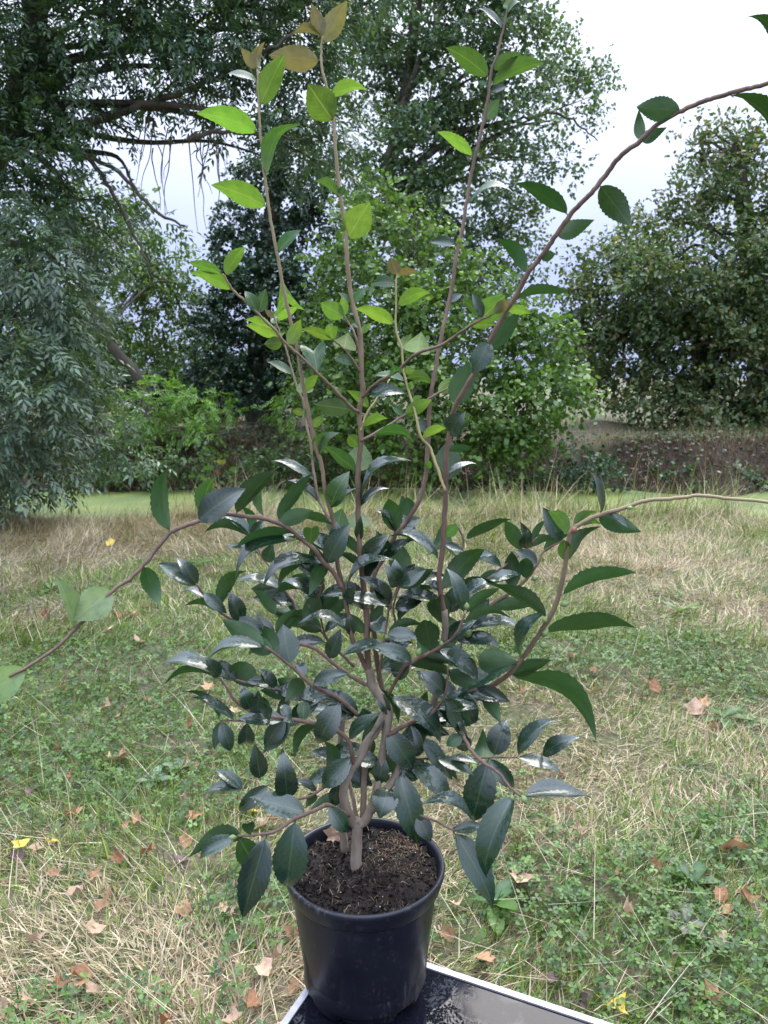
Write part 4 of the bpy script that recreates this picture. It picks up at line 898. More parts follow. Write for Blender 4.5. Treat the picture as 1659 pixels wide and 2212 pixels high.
def crop(x0, y0, s, rows):
    f = lambda x, y: ((x0 + x / s) / 1.82278, (y0 + y / s) / 1.82278)
    for r in rows:
        bx, by, tx, ty, w, k = r[:6]; sg = -1 if k[0] == '-' else 1; kind = k[-1]
        ds = r[6] if len(r) > 6 else (1 if (NLEAF * 7 % 5) > 2 else -1)
        place_leaf(f(bx, by), f(tx, ty), w / s / 1.82278, sg, kind, ds, r[7] if len(r) > 7 else None)
crop(600, 0, 1.508, [(1015,250,1150,15,110,'-n'),(995,185,945,25,75,'-n'),(980,190,835,210,45,'-n'),(990,380,705,330,125,'-n',-1,0),(1085,545,1268,535,70,'-y'),(1065,735,930,510,165,'-y',-1,6),(640,625,780,335,120,'-y',-1,2),
    (610,500,445,445,50,'+g'),(605,420,530,290,60,'-n'),(612,400,665,255,55,'-n'),(605,785,280,680,110,'-y',-1,0),(680,1030,870,755,65,'-g'),(672,1255,365,1105,115,'-y',-1,0),(750,1495,880,1370,75,'+g'),(1170,1435,1285,1210,150,'-y',-1,6),(1102,1160,970,1080,45,'-g'),(1105,1160,1145,1100,40,'+g')])
crop(1600, 0, 1.165, [(375,345,190,225,80,'-g',-1,0),(390,315,520,245,52,'-g'),(408,390,620,295,60,'-g'),(370,405,330,375,20,'+g'),(385,432,455,405,32,'+m'),(365,535,425,455,58,'-g'),(440,135,350,55,38,'+m'),(297,705,150,610,40,'-y'),(290,932,490,895,38,'+g'),
    (1255,485,1090,490,100,'-m',-1,6),(1058,630,1172,592,55,'-m'),(1056,628,1065,525,48,'-m'),(880,848,1005,1005,110,'-m',-1,3),(725,965,540,865,66,'-m',-1,0),(685,1078,832,1020,78,'-m'),(1490,435,1652,595,50,'-m'),(1710,270,1580,112,48,'-m'),(468,35,472,-25,40,'-y'),(463,60,520,10,26,'+g')])
crop(700, 900, 1.659, [(290,300,80,225,60,'-y'),(315,310,440,130,82,'-y',-1,1),(350,395,95,295,75,'-y',-1,0),(700,412,655,265,185,'-y',1,4),(530,545,440,415,75,'+g'),(537,545,572,400,72,'-g'),(640,580,570,530,38,'-n'),(652,600,785,515,52,'-y'),(635,650,445,600,48,'-y'),(675,715,455,635,78,'-y',-1,0),
    (695,750,570,755,78,'-y'),(735,750,800,600,78,'-y',-1,1),(740,960,590,875,62,'+g'),(920,948,880,820,150,'+g',1,4),(845,1095,832,975,100,'-g',1,2),(860,1080,915,962,55,'-y'),(1042,1090,1075,1040,46,'-y'),(1145,1185,905,1150,105,'-g',-1,0),(1088,582,938,490,105,'-y',-1,0),(1090,570,1080,440,55,'-y'),(1140,475,1050,420,42,'+g'),
    (1165,475,1225,395,55,'+g'),(1400,620,1172,530,75,'-y',-1,0),(1018,725,820,660,50,'-y'),(1015,725,985,630,72,'-y'),(1085,795,1110,683,140,'-y',1,2),(1140,893,1030,860,66,'+g'),(1168,655,1125,630,34,'+g'),(1195,665,1265,620,42,'-y'),(1440,315,1395,200,72,'-n'),(1460,300,1562,280,44,'-n'),(1428,378,1275,365,75,'+g'),(1445,485,1640,425,80,'-y',-1,3),
    (1460,790,1525,690,95,'-y',1,1),(1580,822,1590,680,150,'-y',1,2),(1410,948,1400,885,92,'+g'),(1475,1005,1290,962,52,'+g'),(1235,1085,1442,1080,92,'+m'),(1245,1145,1108,1062,58,'-y'),(1212,1310,1365,1245,48,'-y'),(1190,1435,1120,1360,75,'-y'),(1190,1595,1200,1400,150,'-g',1,6),(1300,1365,1530,1400,52,'-g'),(1150,1610,965,1430,72,'-g'),
    (945,1475,930,1350,86,'-g'),(955,1465,1050,1340,64,'+g'),(830,1205,750,1188,46,'-y'),(840,1235,890,1178,64,'+g'),(865,1295,945,1225,48,'-y'),(885,1502,838,1475,28,'+g'),(930,1655,678,1540,64,'+m'),(900,1630,828,1620,44,'+m'),(1490,1218,1400,1158,48,'+g'),(1490,1218,1650,1122,80,'-y',-1,0),(1515,1130,1590,1095,46,'-y'),(1475,935,1545,925,42,'-y'),(1490,985,1640,985,48,'-g'),(1480,1012,1530,1015,32,'-y')])
crop(1400, 900, 1.508, [(730,555,880,405,128,'-y',-1,6),(850,470,900,430,60,'-n'),(885,485,1035,505,52,'-y'),(690,605,825,575,44,'-y'),(735,492,700,400,56,'+m'),(725,490,628,420,55,'-g'),(578,440,625,398,42,'+m'),(980,445,1212,395,48,'-m'),(1005,255,868,100,78,'-m',-1,3),(1098,185,1172,155,58,'-m'),(605,105,468,88,58,'+m'),(600,105,620,60,32,'-y'),
    (785,722,942,535,105,'-m',-1,6),(790,668,712,832,115,'+m'),(592,1062,660,838,138,'-m',1,6),(488,982,607,878,68,'-y'),(565,1235,640,1108,118,'+m'),(438,918,300,868,48,'-g'),(432,1222,370,1150,62,'+m'),(420,1242,537,1190,48,'-y'),(542,1492,560,1290,155,'-m',1,6),(562,1312,667,1300,42,'-m'),(440,1425,440,1380,40,'-g'),(590,1442,735,1435,32,'+m')])
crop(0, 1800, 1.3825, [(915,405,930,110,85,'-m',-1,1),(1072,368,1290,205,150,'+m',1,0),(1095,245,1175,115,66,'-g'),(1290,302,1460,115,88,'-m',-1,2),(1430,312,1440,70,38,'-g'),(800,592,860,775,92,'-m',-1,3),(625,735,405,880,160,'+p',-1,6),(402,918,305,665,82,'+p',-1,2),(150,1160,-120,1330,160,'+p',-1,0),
    (1078,705,902,600,96,'+m'),(1078,695,980,575,78,'+m'),(1120,795,1000,760,34,'+m'),(1198,812,1330,655,66,'-m'),(1105,745,1212,832,64,'+m'),(1330,865,1252,750,88,'+m'),(1290,850,1415,940,92,'+m'),(1440,1032,1248,908,102,'-m',-1,0),(1440,1035,1178,1100,68,'+m'),(1590,1115,1548,945,130,'+m',1,6),(1160,1168,930,1138,62,'+m'),(1172,1172,1108,1100,72,'+m'),(1180,1182,945,1225,34,'-m'),(1242,1192,1150,1120,74,'-g'),(1415,1242,1288,1150,115,'-m'),(1200,842,1040,812,44,'-m')])
crop(700, 1800, 1.8433, [(700,492,937,405,112,'-m',-1,6),(738,402,940,165,90,'-m'),(822,548,490,640,74,'-m',-1,0),(530,572,250,550,54,'-m'),(525,582,362,440,76,'+m'),(540,560,470,392,64,'-m'),(545,560,622,470,74,'+m'),(562,712,388,660,40,'+m'),(640,772,682,650,96,'+m'),(860,612,498,840,84,'+m',-1,3),(1132,745,748,650,80,'+m'),(1020,742,690,912,98,'+m',-1,3),
    (950,762,770,920,64,'-m'),(1000,792,962,970,94,'-m'),(830,942,678,1000,44,'-m'),(935,1022,790,918,94,'+m'),(962,1092,950,980,112,'+m'),(1070,902,985,815,64,'+m'),(1030,892,885,945,54,'-m'),(1030,1002,1030,900,76,'+m'),(1070,1102,1162,960,104,'-m'),(720,1152,572,988,76,'-m'),(800,1112,690,1070,54,'+m'),(745,1172,836,1120,64,'-m'),(892,1152,808,1050,60,'-m'),
    (930,1202,1012,1080,94,'-m'),(735,1252,588,1160,74,'+m'),(760,1252,872,1190,56,'-m'),(1232,1252,938,1218,84,'+m',-1,3),(1090,1152,1218,1050,94,'-m'),(1050,1242,900,1230,64,'-m'),(1145,592,1190,380,145,'-g',1,6),(1100,502,908,460,54,'-m'),(1005,602,970,520,104,'-g'),(1290,502,1300,380,165,'-g',1,2),(1130,372,1242,115,135,'+g'),(1022,332,778,228,54,'+m'),(1150,372,1288,250,46,'+m'),
    (1350,325,1642,80,76,'+m'),(1350,352,1502,250,66,'+m'),(1110,762,1222,530,150,'+m'),(1282,745,1158,590,64,'-m'),(1262,812,1178,720,56,'-m'),(1380,612,1340,460,64,'+m'),(1390,692,1472,580,64,'-m'),(1440,692,1440,560,116,'+m'),(1560,562,1468,410,56,'+m'),(1300,832,1452,720,124,'+m'),(1370,902,1492,710,84,'+m'),(1240,982,1522,790,84,'+m',-1,3),(1270,1035,1290,950,86,'+m'),(1380,1062,1502,1000,84,'+m'),
    (1362,1112,1222,1070,50,'+g'),(1390,1292,1243,1160,84,'-m'),(1602,862,1590,650,155,'-m',1,2),(1570,922,1508,800,104,'+m'),(1480,1302,1428,1190,124,'+m'),(1472,1342,1238,1430,84,'+m'),(1440,1402,1662,1362,114,'+m')])
crop(1400, 1800, 1.508, [(515,502,530,312,195,'-m',1,4),(400,432,322,270,94,'-m'),(310,352,280,250,104,'-m'),(195,432,200,280,116,'-m'),(270,452,143,338,50,'+m'),(300,472,367,380,84,'+m'),(345,502,347,425,74,'+m'),(490,592,238,498,74,'+m'),(540,465,602,408,64,'-g'),(545,498,627,552,44,'+m'),(265,692,270,530,145,'-m',1,4),(340,582,407,652,44,'-m'),(520,782,722,590,118,'-m',-1,3),(882,662,678,618,82,'+m'),
    (870,672,738,742,60,'-m'),(940,792,930,600,98,'-m'),(1010,722,1010,620,86,'-m'),(660,482,882,388,54,'-m'),(935,512,900,400,86,'-m'),(965,465,975,400,56,'+m'),(990,462,1112,388,36,'-m'),(1012,542,1022,450,76,'+m'),(1030,535,1167,490,54,'-m'),(1080,622,968,568,86,'+m'),(1110,562,1252,480,50,'-m'),(1202,475,1128,330,106,'+m'),(1252,465,1148,330,70,'-g',-1,3),(1310,422,1432,328,52,'-g'),(1340,422,1452,400,36,'-g'),
    (1440,322,1403,128,54,'+m'),(1440,372,1652,432,105,'-m',-1,0),(1480,362,1597,415,36,'+m'),(1248,622,1420,448,74,'-m'),(1242,602,1240,500,76,'-g'),(1250,842,1592,715,66,'-m'),(1110,952,848,790,76,'-m'),(922,1175,1112,958,88,'+m',-1,3),(1145,1062,1582,1028,80,'-m',-1,0),(962,1202,648,1402,100,'+m'),(930,1312,1127,1225,76,'-m'),(940,1302,1342,1612,108,'-m',-1,3),(670,1402,872,1440,86,'+m'),(665,902,558,700,90,'+m'),
    (690,882,827,800,56,'-m'),(780,902,992,890,76,'-m'),(650,992,872,960,56,'-m'),(640,1032,937,1030,56,'+m'),(610,1092,550,960,136,'-m'),(450,1152,420,1000,136,'-m'),(480,1002,480,868,126,'-m'),(500,1152,682,1292,96,'+m'),(340,1182,128,1140,96,'+m'),(210,1082,382,1020,56,'-m'),(260,972,472,820,66,'-m'),(390,802,318,760,64,'+m'),(410,802,432,750,54,'+m'),(890,1172,758,1200,136,'-m'),(640,1132,822,1130,86,'+m'),(600,1442,398,1300,118,'+m'),(270,1442,462,1662,118,'+m',-1,3)])
crop(600, 2500, 1.8433, [(412,592,253,445,40,'-m'),(602,572,343,475,76,'+m'),(700,542,650,395,106,'+m'),(775,562,770,430,116,'+m'),(640,582,782,602,44,'-g'),(440,612,547,802,104,'+m'),(448,642,450,802,66,'+m'),(680,642,680,762,116,'+m'),(862,582,788,540,86,'+m'),(962,652,838,812,126,'+m'),(970,602,940,520,76,'+m'),(1012,702,958,640,66,'+m'),(1100,572,1100,470,86,'+g'),(1350,472,1228,732,155,'+m',-1,3),
    (1310,532,1322,662,84,'+m'),(1190,672,1058,852,86,'-m'),(1142,442,948,340,134,'-m'),(792,372,608,250,126,'-m'),(932,352,798,260,76,'+m'),(940,452,708,370,86,'+m'),(1110,282,1070,200,86,'+m'),(1150,332,1382,290,106,'+m'),(1532,542,1308,420,106,'+m'),(1500,702,1522,560,106,'+m'),(1440,762,1622,600,106,'+m'),(785,1052,750,838,122,'+m'),(960,1102,945,868,156,'+m'),(665,1122,480,1010,86,'+m'),(665,1125,423,1155,86,'+m'),
    (850,1082,668,1242,106,'+m'),(1122,1242,773,1190,168,'+m'),(1180,1112,1023,1090,66,'+m'),(1170,1132,1120,1232,66,'-m'),(1272,1002,1230,808,86,'-m'),(1432,872,1268,1062,146,'+m'),(1430,872,1492,840,56,'+g'),(1330,1072,1320,1222,96,'+m'),(1335,1162,1178,1245,86,'-m'),(1280,1262,1392,1402,116,'+m'),(1030,1342,985,1742,235,'+m',-1,1),(680,1442,338,1582,136,'-m'),(592,1472,388,1602,106,'+m'),(620,1492,752,1692,155,'+g'),(850,1442,690,1942,205,'+m',-1,2),(730,1482,700,1390,86,'-m')])
crop(1400, 2500, 1.659, [(200,602,342,822,155,'+m'),(230,762,270,650,76,'-m'),(390,772,402,620,116,'+m'),(360,852,300,882,76,'+m'),(345,822,567,1062,126,'+m',-1,3),(480,692,602,902,96,'+m'),(720,652,598,720,76,'+g'),(650,652,702,742,106,'+m'),(600,742,772,832,46,'+m'),(840,762,830,560,165,'-m',1,4),(910,772,972,590,146,'+m'),(750,602,668,560,36,'+m'),(860,802,1002,962,96,'+m'),(870,802,780,1142,195,'+m',-1,1),
    (1050,792,1292,882,76,'+m'),(1150,772,1282,590,102,'+m'),(1210,792,1422,690,102,'+m'),(1115,1052,1462,1062,116,'+m'),(1000,1068,885,1502,168,'+m',-1,1),(775,1192,493,1120,96,'+m',-1,3),(830,1242,658,1270,76,'+m'),(632,1282,847,1692,156,'+m',-1,0),(345,902,390,1282,166,'+m',-1,1),(440,1062,482,1302,106,'+m'),(240,982,170,1162,156,'+m'),(250,942,302,992,66,'+m'),(630,412,448,270,136,'+m'),(500,442,642,482,66,'-m'),(740,402,962,432,96,'+m'),(860,442,932,552,96,'-m')])
# denser leaves in the shaded heart of the plant
g = np.random.default_rng(5)
nfill = 0
while nfill < 115:
    S = STEMS[g.integers(2, len(STEMS) - 8)]; j = g.integers(0, len(S['px'])); p_ = S['px'][j]
    if not (((p_[0] - 800) / 300) ** 2 + ((p_[1] - 1400) / 270) ** 2 < 1): continue
    a = math.atan2(p_[1] - 1480, p_[0] - 800) + g.normal(0, .9); l = g.uniform(58, 98)
    place_leaf(p_, p_ + np.array([math.cos(a), math.sin(a) * .75]) * l, g.uniform(20, 38), 1 if g.random() < .7 else -1, 'm', 1 if g.random() < .75 else -1); nfill += 1

def bud_mesh(name, mat):
    us = np.linspace(0, 1, 7); r = [.02, .30, .46, .5, .40, .22, .03]; S = 8; V = []
    for u, q in zip(us, r):
        for k in range(S):
            a = k * 2 * math.pi / S; rr = q * (1 + .08 * math.cos(2 * a + u * 5)); V.append((rr * math.cos(a), rr * math.sin(a), u * 1.55))
    Q = [(i * S + k, i * S + (k + 1) % S, (i + 1) * S + (k + 1) % S, (i + 1) * S + k) for i in range(6) for k in range(S)]
    return mesh_np(name, np.array(V), None, Q, None, mat, True)
BUD, BUDR = bud_mesh('flower_bud', M_bud), bud_mesh('flower_bud_red', M_budr)
def bud(x0, y0, s, x, y, size, ang, red=False):
    px = np.array([(x0 + x / s) / 1.82278, (y0 + y / s) / 1.82278]); best = None
    for S in STEMS:
        d = np.hypot(*(S['px'] - px).T); j = int(np.argmin(d))
        if best is None or d[j] < best[0]: best = (d[j], S, j)
    S, j = best[1:]; off = px - S['px'][j]; px = S['px'][j] + off * min(1, 9 / (best[0] + 1e-6)); P = at(px[0], px[1], S['p3'][j][1] - .008); k = size / s / 1.82278 * depth(px[0], px[1], P[1]) / FPX
    o = bpy.data.objects.new('flower_bud', BUDR if red else BUD); col.objects.link(o); o.parent = S['o']
    o.location = Vector(P - base_pt); o.rotation_euler = (R_(15), R_(ang), 0); o.scale = (k, k, k)
for a in [(1230,880,42,70),(1115,985,34,20),(1110,1065,40,30),(1085,1110,42,100),(668,885,36,0),(80,905,28,0),(183,1085,26,0),(365,1180,40,20),(508,1125,28,0),(645,1075,48,40),(1045,735,34,60)]: bud(1400, 1800, 1.508, *a)
for a in [(615,1468,40,-80),(490,275,48,-50)]: bud(600, 2500, 1.8433, *a)
for a in [(1085,1045,44,150),(1018,1040,32,170),(580,1270,28,180)]: bud(1400, 2500, 1.659, *a)
bud(1800, 1800, 1.3554, 612, 405, 30, 30, True); bud(1800, 1800, 1.3554, 905, 268, 24, 95)

# ------------------------------------------------------------------ fallen leaves
def fallen_mesh(name, seed, curl):
    g = np.random.default_rng(seed)
    tips = [(-.42, -.18), (-.50, .30), (0, .62), (.50, .30), (.42, -.18)]; out = [(0, -.34)]
    seq = [(-.12, -.22), (-.42, -.24), (-.41, -.02), (-.52, .24), (-.37, .30), (-.25, .45), (0, .60), (.23, .45), (.36, .30), (.52, .26), (.40, .0), (.42, -.24), (.12, -.22)]
    ring = np.array([(0, -.32)] + seq) * (1 + g.normal(0, .13, (len(seq) + 1, 1))); inner = ring * .5
    def lift(p): 
        x, y = p[:, 0], p[:, 1]; r2 = x * x + y * y
        return curl * (r2 * 1.1) * (1 + .6 * np.sin(3 * np.arctan2(y, x) + seed)) + .06 * np.sin(7 * x + seed) + .05 * np.cos(8 * y + seed * 2) + curl * .55 * x * np.sign(np.sin(seed * 1.7)) * np.abs(x)
    P = np.vstack([[(0, 0)], inner, ring]); V = np.c_[P, lift(P)]; k = len(ring); F = []
    V[:, 0] *= (1 - .35 * curl)
    for i in range(k):
        j = (i + 1) % k; F += [(0, 1 + j, 1 + i), (1 + i, 1 + j, 1 + k + j), (1 + i, 1 + k + j, 1 + k + i)]
    b = len(V); st = np.array([(0, -.3, .0), (.02, -.5, .05), (.06, -.72, .09)]); 
    v, q, t = tube(st, [.012, .010, .012], 4); F2 = [tuple(np.array(f) + b) for f in t]; Q = [tuple(np.array(f) + b) for f in q]
    return mesh_np(name, np.vstack([V, v]), F + F2, Q, None, None, False)
def dry_mat(name, a, b):
    m, nt, p, out = new_mat(name); t = N(nt, 'ShaderNodeTexCoord'); n1 = noise(nt, 4, 6, t.outputs['Object'], .65); oi = N(nt, 'ShaderNodeObjectInfo')
    c = rampn(nt, n1.outputs['Fac'], [(.3, a), (.7, b)]); hv = N(nt, 'ShaderNodeHueSaturation'); nt.links.new(c.outputs[0], hv.inputs['Color'])
    vr = N(nt, 'ShaderNodeMapRange'); vr.inputs[3].default_value = .75; vr.inputs[4].default_value = 1.25; nt.links.new(oi.outputs['Random'], vr.inputs[0]); nt.links.new(vr.outputs[0], hv.inputs['Value'])
    nt.links.new(hv.outputs[0], p.inputs['Base Color']); p.inputs['Roughness'].default_value = .65; bump(nt, p, n1.outputs['Fac'], .5, .01)
    tr = N(nt, 'ShaderNodeBsdfTranslucent'); nt.links.new(hv.outputs[0], tr.inputs[0]); ms = N(nt, 'ShaderNodeMixShader'); ms.inputs[0].default_value = .2
    nt.links.new(p.outputs[0], ms.inputs[1]); nt.links.new(tr.outputs[0], ms.inputs[2]); nt.links.new(ms.outputs[0], out.inputs[0]); return m
DM = {'t': dry_mat('tan_dry_leaf', (.27, .14, .065), (.44, .27, .15)), 'p': dry_mat('pale_dry_leaf', (.38, .24, .15), (.55, .39, .27)), 'r': dry_mat('russet_dry_leaf', (.20, .085, .035), (.35, .17, .08)), 'd': dry_mat('dark_dry_leaf', (.07, .045, .04), (.15, .10, .085)), 'y': dry_mat('yellow_leaf', (.55, .38, .04), (.72, .56, .12))}
FL = {'flat': [fallen_mesh('fallen_leaf', 1, .12), fallen_mesh('fallen_leaf', 4, .18)], 'cupped': [fallen_mesh('fallen_leaf', 2, .5), fallen_mesh('fallen_leaf', 6, .6)], 'curled': [fallen_mesh('fallen_leaf', 3, 1.0), fallen_mesh('fallen_leaf', 8, 1.2)]}
CN = {'t': 'tan', 'p': 'pale beige', 'r': 'russet', 'd': 'dark brown', 'y': 'bright yellow'}
def fallen(x0, y0, s, rows):
    for x, y, size, c, form in rows:
        px, py = (x0 + x / s) / 1.82278, (y0 + y / s) / 1.82278; P = onz(px, py, .03)
        d = P[1] * cp + (CAM_Z - P[2]) * sp_; k = max(size / s / 1.82278 * d / FPX * 1.45, .055); form = {'f': 'flat', 'c': 'cupped', 'k': 'curled'}[form]
        cl = patch(np.array([P[0]]), np.array([P[1]]), CLOVER)[0]; where = 'among the clover' if cl > .45 else ('on bleached grass' if patch(np.array([P[0]]), np.array([P[1]]), DRY)[0] > .45 else 'on mixed grass')
        side = 'ash' if P[0] < -.05 else 'rusty tree'; dist_ = 'near the table' if P[1] < 2.6 else ('in mid lawn' if P[1] < 4.6 else 'towards the pond'); sz_ = 'small' if k < .075 else ('large' if k > .115 else 'medium')
        lab = f'{sz_} {CN[c]} {form} fallen leaf {where} {dist_}, {side} side'
        me = FL[form][random.randrange(2)]; o = obj('fallen_leaf', me, None, lab, 'leaf', 'fallen leaves on the lawn')
        if not me.materials: me.materials.append(DM['t'])
        o.material_slots[0].link = 'OBJECT'; o.material_slots[0].material = DM[c]
        o.location = (P[0], P[1], gz(P[0], P[1]) + .024 + .012 * random.random()); o.scale = (k, k, k)
        o.rotation_euler = (random.uniform(-.55, .6), random.uniform(-.6, .6), random.uniform(0, 6.28))
fallen(0, 2800, 1.3825, [(645,250,85,'t','c'),(590,238,40,'p','k'),(310,192,52,'r','k'),(385,352,62,'r','k'),(160,412,42,'d','k'),(360,540,70,'t','k'),(1050,288,62,'t','c'),(1310,345,48,'r','c'),(1000,492,46,'p','k'),(1065,552,78,'r','c'),(1360,535,80,'y','f'),(1430,592,95,'p','f'),(1508,590,62,'t','c'),
    (100,705,72,'y','f'),(280,686,58,'y','f'),(190,722,50,'p','f'),(1012,722,68,'t','k'),(780,762,42,'r','k'),(990,800,46,'d','c'),(112,792,42,'d','k'),(660,806,54,'r','k'),(296,862,66,'t','k'),(505,890,60,'t','k'),(592,982,68,'t','c'),(420,952,36,'p','c'),(1010,1056,54,'t','f'),(545,1056,40,'t','k'),(1215,1062,84,'p','c'),
    (520,1166,56,'p','f'),(165,1236,48,'p','k'),(460,1432,92,'r','c'),(320,1446,70,'r','c'),(425,1502,76,'t','f'),(510,1520,64,'p','k'),(150,1592,44,'p','k'),(15,1602,46,'p','f'),(1480,1332,72,'p','k'),(1450,1392,74,'p','f'),(1600,1462,74,'t','c'),(1380,1556,46,'r','f'),(920,1682,96,'r','k'),(1270,1662,76,'p','k'),(1600,1182,66,'r','f'),(680,602,46,'t','k'),(745,592,52,'t','k')])
fallen(0, 1800, 1.3825, [(570,946,56,'p','c'),(765,986,60,'p','f'),(650,860,38,'r','k'),(700,862,52,'t','k'),(250,862,40,'r','k'),(75,862,32,'p','c'),(970,1062,44,'y','f'),(560,1352,56,'p','c'),(635,1392,40,'p','c'),(600,1312,44,'t','k'),(270,1272,38,'p','c'),(340,1260,38,'r','k'),(810,1302,44,'t','c'),(1140,1242,60,'t','c'),(1020,1452,44,'r','k'),(1270,1356,50,'p','f'),(590,462,38,'y','c'),(790,826,46,'t','k')])
fallen(1800, 1800, 1.3554, [(590,1076,46,'p','c'),(735,1152,44,'r','f'),(580,1232,72,'r','c'),(735,1246,44,'t','k'),(1050,1242,60,'r','c'),(350,1272,50,'p','k'),(1272,1362,84,'p','c'),(1310,1340,56,'t','k'),(1380,1452,62,'t','k'),(965,916,38,'p','c'),(440,772,40,'t','c'),(1400,1132,34,'r','k'),(1225,1276,44,'p','k')])
fallen(1500, 3300, 1.0886, [(605,166,98,'p','c'),(315,256,58,'p','c'),(300,416,44,'t','k'),(450,496,62,'t','f'),(1480,72,100,'t','c'),(1530,62,58,'p','k'),(1180,142,40,'t','k'),(1015,172,40,'t','k'),(1060,336,80,'p','k'),(1555,262,62,'r','k'),(1500,326,46,'t','f'),(985,706,76,'y','c'),(1410,672,72,'t','k'),(755,612,48,'d','c'),(870,682,44,'d','k'),(1440,466,48,'p','c'),(1450,262,42,'r','f')])
fallen(1400, 2500, 1.659, [(1350,892,60,'r','c'),(1390,1152,52,'p','k'),(1440,1272,50,'p','k'),(1100,396,50,'p','k')])
# dry leaf lying in the pot
o = obj('fallen_leaf', FL['cupped'][0], None, 'pale dry leaf lying on the soil inside the pot', 'leaf'); o.material_slots[0].link = 'OBJECT'; o.material_slots[0].material = DM['p']
P = onz(719, 1803, .705); o.location = (P[0], P[1], P[2] - .004); o.scale = (.042, .036, .042); o.rotation_euler = (.9, .1, .2)

# ------------------------------------------------------------------ reeds, saplings and weeds
def blade_mesh(h, w, lean, curl):
    V, F, m = blades(np.array([[0, 0, 0.]]), np.array([0.]), np.array([h]), np.array([lean]), np.array([w]), np.array([curl]), 6); return V, F
def reeds(px, Y, n, spread, hmin, hmax, label):
    b = gbase(px, Y); b[2] = min(b[2], -.05); root = empty('reed_clump', tuple(b), label, 'reeds', 'green reeds at the pond edge')
    for k in range(n):
        az = rng.uniform(0, 6.28); h = rng.uniform(hmin, hmax); t = np.linspace(0, 1, 7); lean = rng.uniform(.02, .35); curl = rng.uniform(0, .5) if rng.random() < .65 else rng.uniform(.8, 1.6)
        o_ = np.array([rng.normal(0, spread), rng.normal(0, .12), -.3]); c = [o_]
        for i in range(1, 7):
            a = (lean + curl * max(0, t[i] - .35)) * 1.3; c.append(c[-1] + (h + .3) / 6 * np.array([math.cos(az) * math.sin(a), math.sin(az) * math.sin(a), math.cos(a)]))
        c = np.array(c); sd = np.array([-math.sin(az), math.cos(az), 0]) * .6 + np.array([.5, 0, 0]); sd /= np.linalg.norm(sd); w = .011 * np.array([.8, 1, 1, .95, .8, .5, .05])
        V = np.vstack([c - sd * w[:, None], c + sd * w[:, None] ]); mid = c + np.cross(sd, [0, 0, 1]) * .004; V = np.vstack([V, mid])
        Q = [(i, i + 1, 14 + i + 1, 14 + i) for i in range(6)] + [(14 + i, 14 + i + 1, 7 + i + 1, 7 + i) for i in range(6)]
        cc = np.array([(.05, .11, .035), (.07, .14, .05), (.10, .17, .05)])[rng.integers(0, 3)] * rng.uniform(.8, 1.2)
        obj('reed_blade', mesh_np('reed_blade', V, None, Q, np.repeat(cc[None], len(V), 0), M_fol), root)
reeds(1190, 9.6, 26, .28, .45, .85, 'clump of tall green reed blades at the pond edge behind the camellia')
reeds(1060, 9.6, 14, .22, .35, .65, 'smaller clump of green reed blades beside the tall reeds')
reeds(1430, 9.5, 8, .2, .3, .55, 'thin scatter of green reed blades near a dry seed stalk')
def stalk(px, Y, h, label, branches, bend=.0):
    b = gbase(px, Y); b[2] = max(b[2], -.1); root = empty('dry_weed', tuple(b), label, 'weed')
    path = smooth_path([(0, 0, -.05), (bend * .3, 0, h * .4), (bend, 0, h)], 5); v, q, t = tube(path, np.linspace(.004, .002, len(path)), 5); obj('stalk', mesh_np('stalk', v, t, q, None, M_dryw, True), root)
    for k in range(branches):
        s = path[rng.integers(len(path) // 2, len(path))]; e_ = s + np.array([rng.normal(0, .06), rng.normal(0, .05), rng.uniform(.03, .12)])
        pr = [tube(np.array([s, .5 * (s + e_) + (0, 0, -.01), e_]), [.0022, .0018, .0015], 4)]
        for _ in range(4):
            e2 = e_ + rng.normal(0, .018, 3); pr.append(tube(np.array([e2, e2 + (0, 0, .008), e2 + (0, 0, .016)]), [.003, .006, .002], 5))
        v, q, t = merge(pr); obj('seed_head', mesh_np('seed_head', v, t, q, None, M_dryw, True), root)
M_dryw = bark_mat('dry_stalk', (.22, .16, .11), (.40, .32, .22), 40, .8, .001)
stalk(1408, 8.9, .62, 'dry branching weed with seed heads standing against the pond', 7, .03)
stalk(1345, 8.9, .75, 'thin reddish bare weed stem leaning over the pond edge', 2, .28)
stalk(1612, 8.8, .6, 'tall thin dry seed stalk above the bleached grass', 3, .02)
stalk(1020, 8.8, .55, 'pale dry grass stalk beside the smaller reeds', 3, -.05)
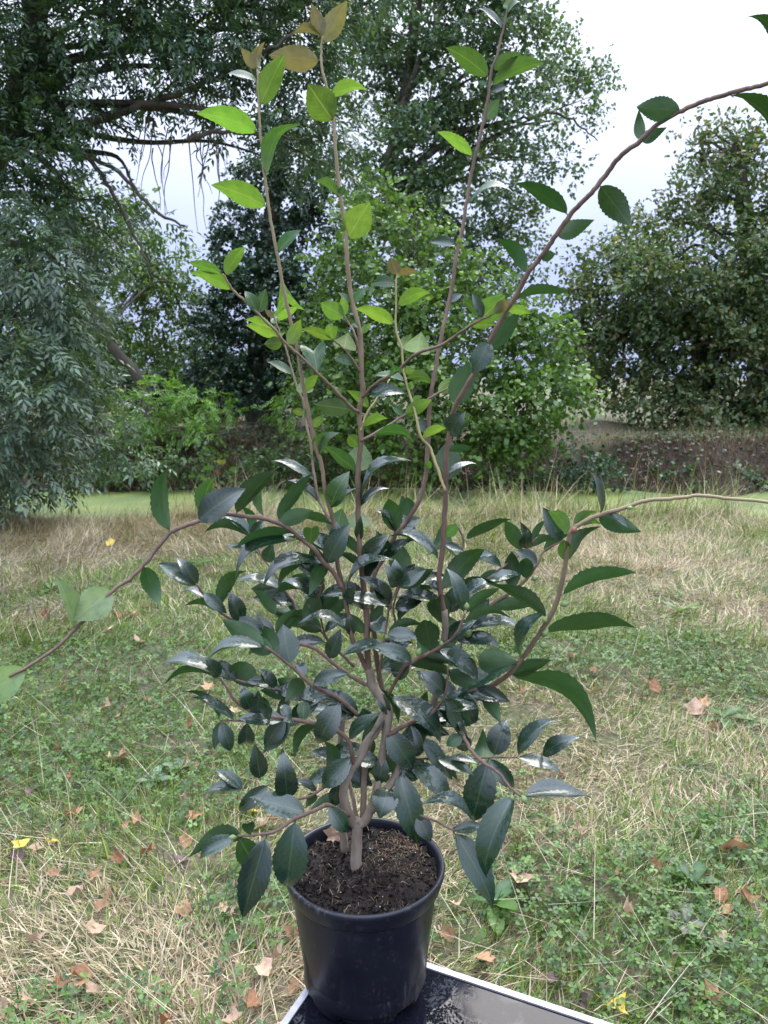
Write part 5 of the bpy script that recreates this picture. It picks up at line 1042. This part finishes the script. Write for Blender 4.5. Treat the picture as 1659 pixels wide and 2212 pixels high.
# maple sapling at the near edge
def sapling():
    b = gbase(465, 9.3); b[2] = -.2; root = empty('maple_sapling', tuple(b), 'young maple sapling with yellowing lobed leaves at the pond edge', 'sapling')
    path = smooth_path([(0, 0, -.1), (.03, 0, .3), (-.02, 0, .62)], 5); v, q, t = tube(path, np.linspace(.007, .003, len(path)), 5); obj('stem', mesh_np('stem', v, t, q, None, M_twig, True), root)
    for px, py, c, sz in [(478,1000,'y',.13),(470,1022,'r',.10),(505,1018,'g',.12),(500,1040,'g',.12),(450,1012,'g',.11),(440,1035,'g',.12),(460,1050,'y',.11),(480,1062,'g',.1),(425,1055,'g',.1),(515,1055,'g',.1),(490,985,'g',.08),(455,1075,'g',.1),(415,1030,'g',.09)]:
        P = at(px, py, 9.3 + rng.uniform(-.1, .1)) - b; s = path[np.argmin(np.abs(path[:, 2] - P[2] + .05))]
        o = obj('leaf', FL['flat'][rng.integers(0, 2)], root); o.material_slots[0].link = 'OBJECT'; o.material_slots[0].material = {'y': LM['y'], 'r': DM['r'], 'g': LM['g']}[c] if c != 'y' else M_ymap
        o.location = Vector(P); o.scale = (sz,) * 3; o.rotation_euler = (rng.uniform(.5, 1.3), rng.uniform(-.4, .4), rng.uniform(-.8, .8) + math.pi)
        v, q, t = tube(np.array([s, .5 * (s + P) + (0, 0, .01), P]), [.002, .0016, .0014], 4); obj('leaf_stalk', mesh_np('leaf_stalk', v, t, q, None, M_twig, True), root)
M_ymap = dry_mat('yellow_green_leaf', (.20, .26, .05), (.42, .42, .06))
sapling()
# broad leaved weeds in the lawn
def rosette(px, py, n, size, label, cols):
    P = onz(px, py, .0); b = np.array([P[0], P[1], gz(P[0], P[1])]); root = empty('lawn_weed', tuple(b), label, 'weed', 'broad leaved weeds in the lawn')
    for k in range(n):
        az = k * 2.4 + rng.normal(0, .3); el_ = rng.uniform(.25, .9); l = size * rng.uniform(.7, 1.2); d = np.array([math.cos(az) * math.cos(el_), math.sin(az) * math.cos(el_), math.sin(el_)])
        s = np.array([-math.sin(az), math.cos(az), 0]); V = []
        for t_, w in ((0, .04), (.3, .12), (.6, .19), (.85, .12), (1, .01)):
            c = d * l * t_ + np.array([0, 0, -.35 * l * t_ * t_ + .012]); V += [c - s * w * l + (0, 0, .01), c, c + s * w * l + (0, 0, .01)]
        Q = [(i * 3 + j, i * 3 + j + 1, i * 3 + j + 4, i * 3 + j + 3) for i in range(4) for j in range(2)]
        cc = np.array(cols)[rng.integers(0, len(cols))] * rng.uniform(.85, 1.2); obj('leaf', mesh_np('weed_leaf', np.array(V), None, Q, np.repeat(cc[None], len(V), 0), M_fol, True), root)
GW = [(.09, .17, .045), (.12, .2, .06), (.07, .14, .05)]
rosette(1240, 1960, 7, .10, 'broad leaved green weed beside the table corner', GW); rosette(1060, 1955, 6, .13, 'upright narrow leaved weed close to the pot', GW)
rosette(1500, 1930, 7, .11, 'spreading dandelion like weed in the lawn clover', GW); rosette(1560, 1560, 6, .13, 'light green weed in bleached grass away from the table', GW)
rosette(1470, 1330, 6, .16, 'green leafy weed tuft in the pale grass towards the pond', GW); rosette(330, 1690, 9, .09, 'pale grey green weed at the edge of the clover', [(.22, .30, .2), (.17, .25, .16)])
rosette(390, 1665, 8, .09, 'small pale grey green weed by the edge of the clover', [(.22, .30, .2), (.17, .25, .16)]); rosette(1480, 2020, 12, .07, 'wilted greyish weed lying in the clover', [(.2, .2, .15), (.12, .12, .09), (.28, .28, .22)])
rosette(430, 1225, 5, .14, 'small light green seedling in grass below the arching shoot', GW); rosette(110, 1280, 6, .14, 'light green broad leaf weed in the grass near the ash', GW)
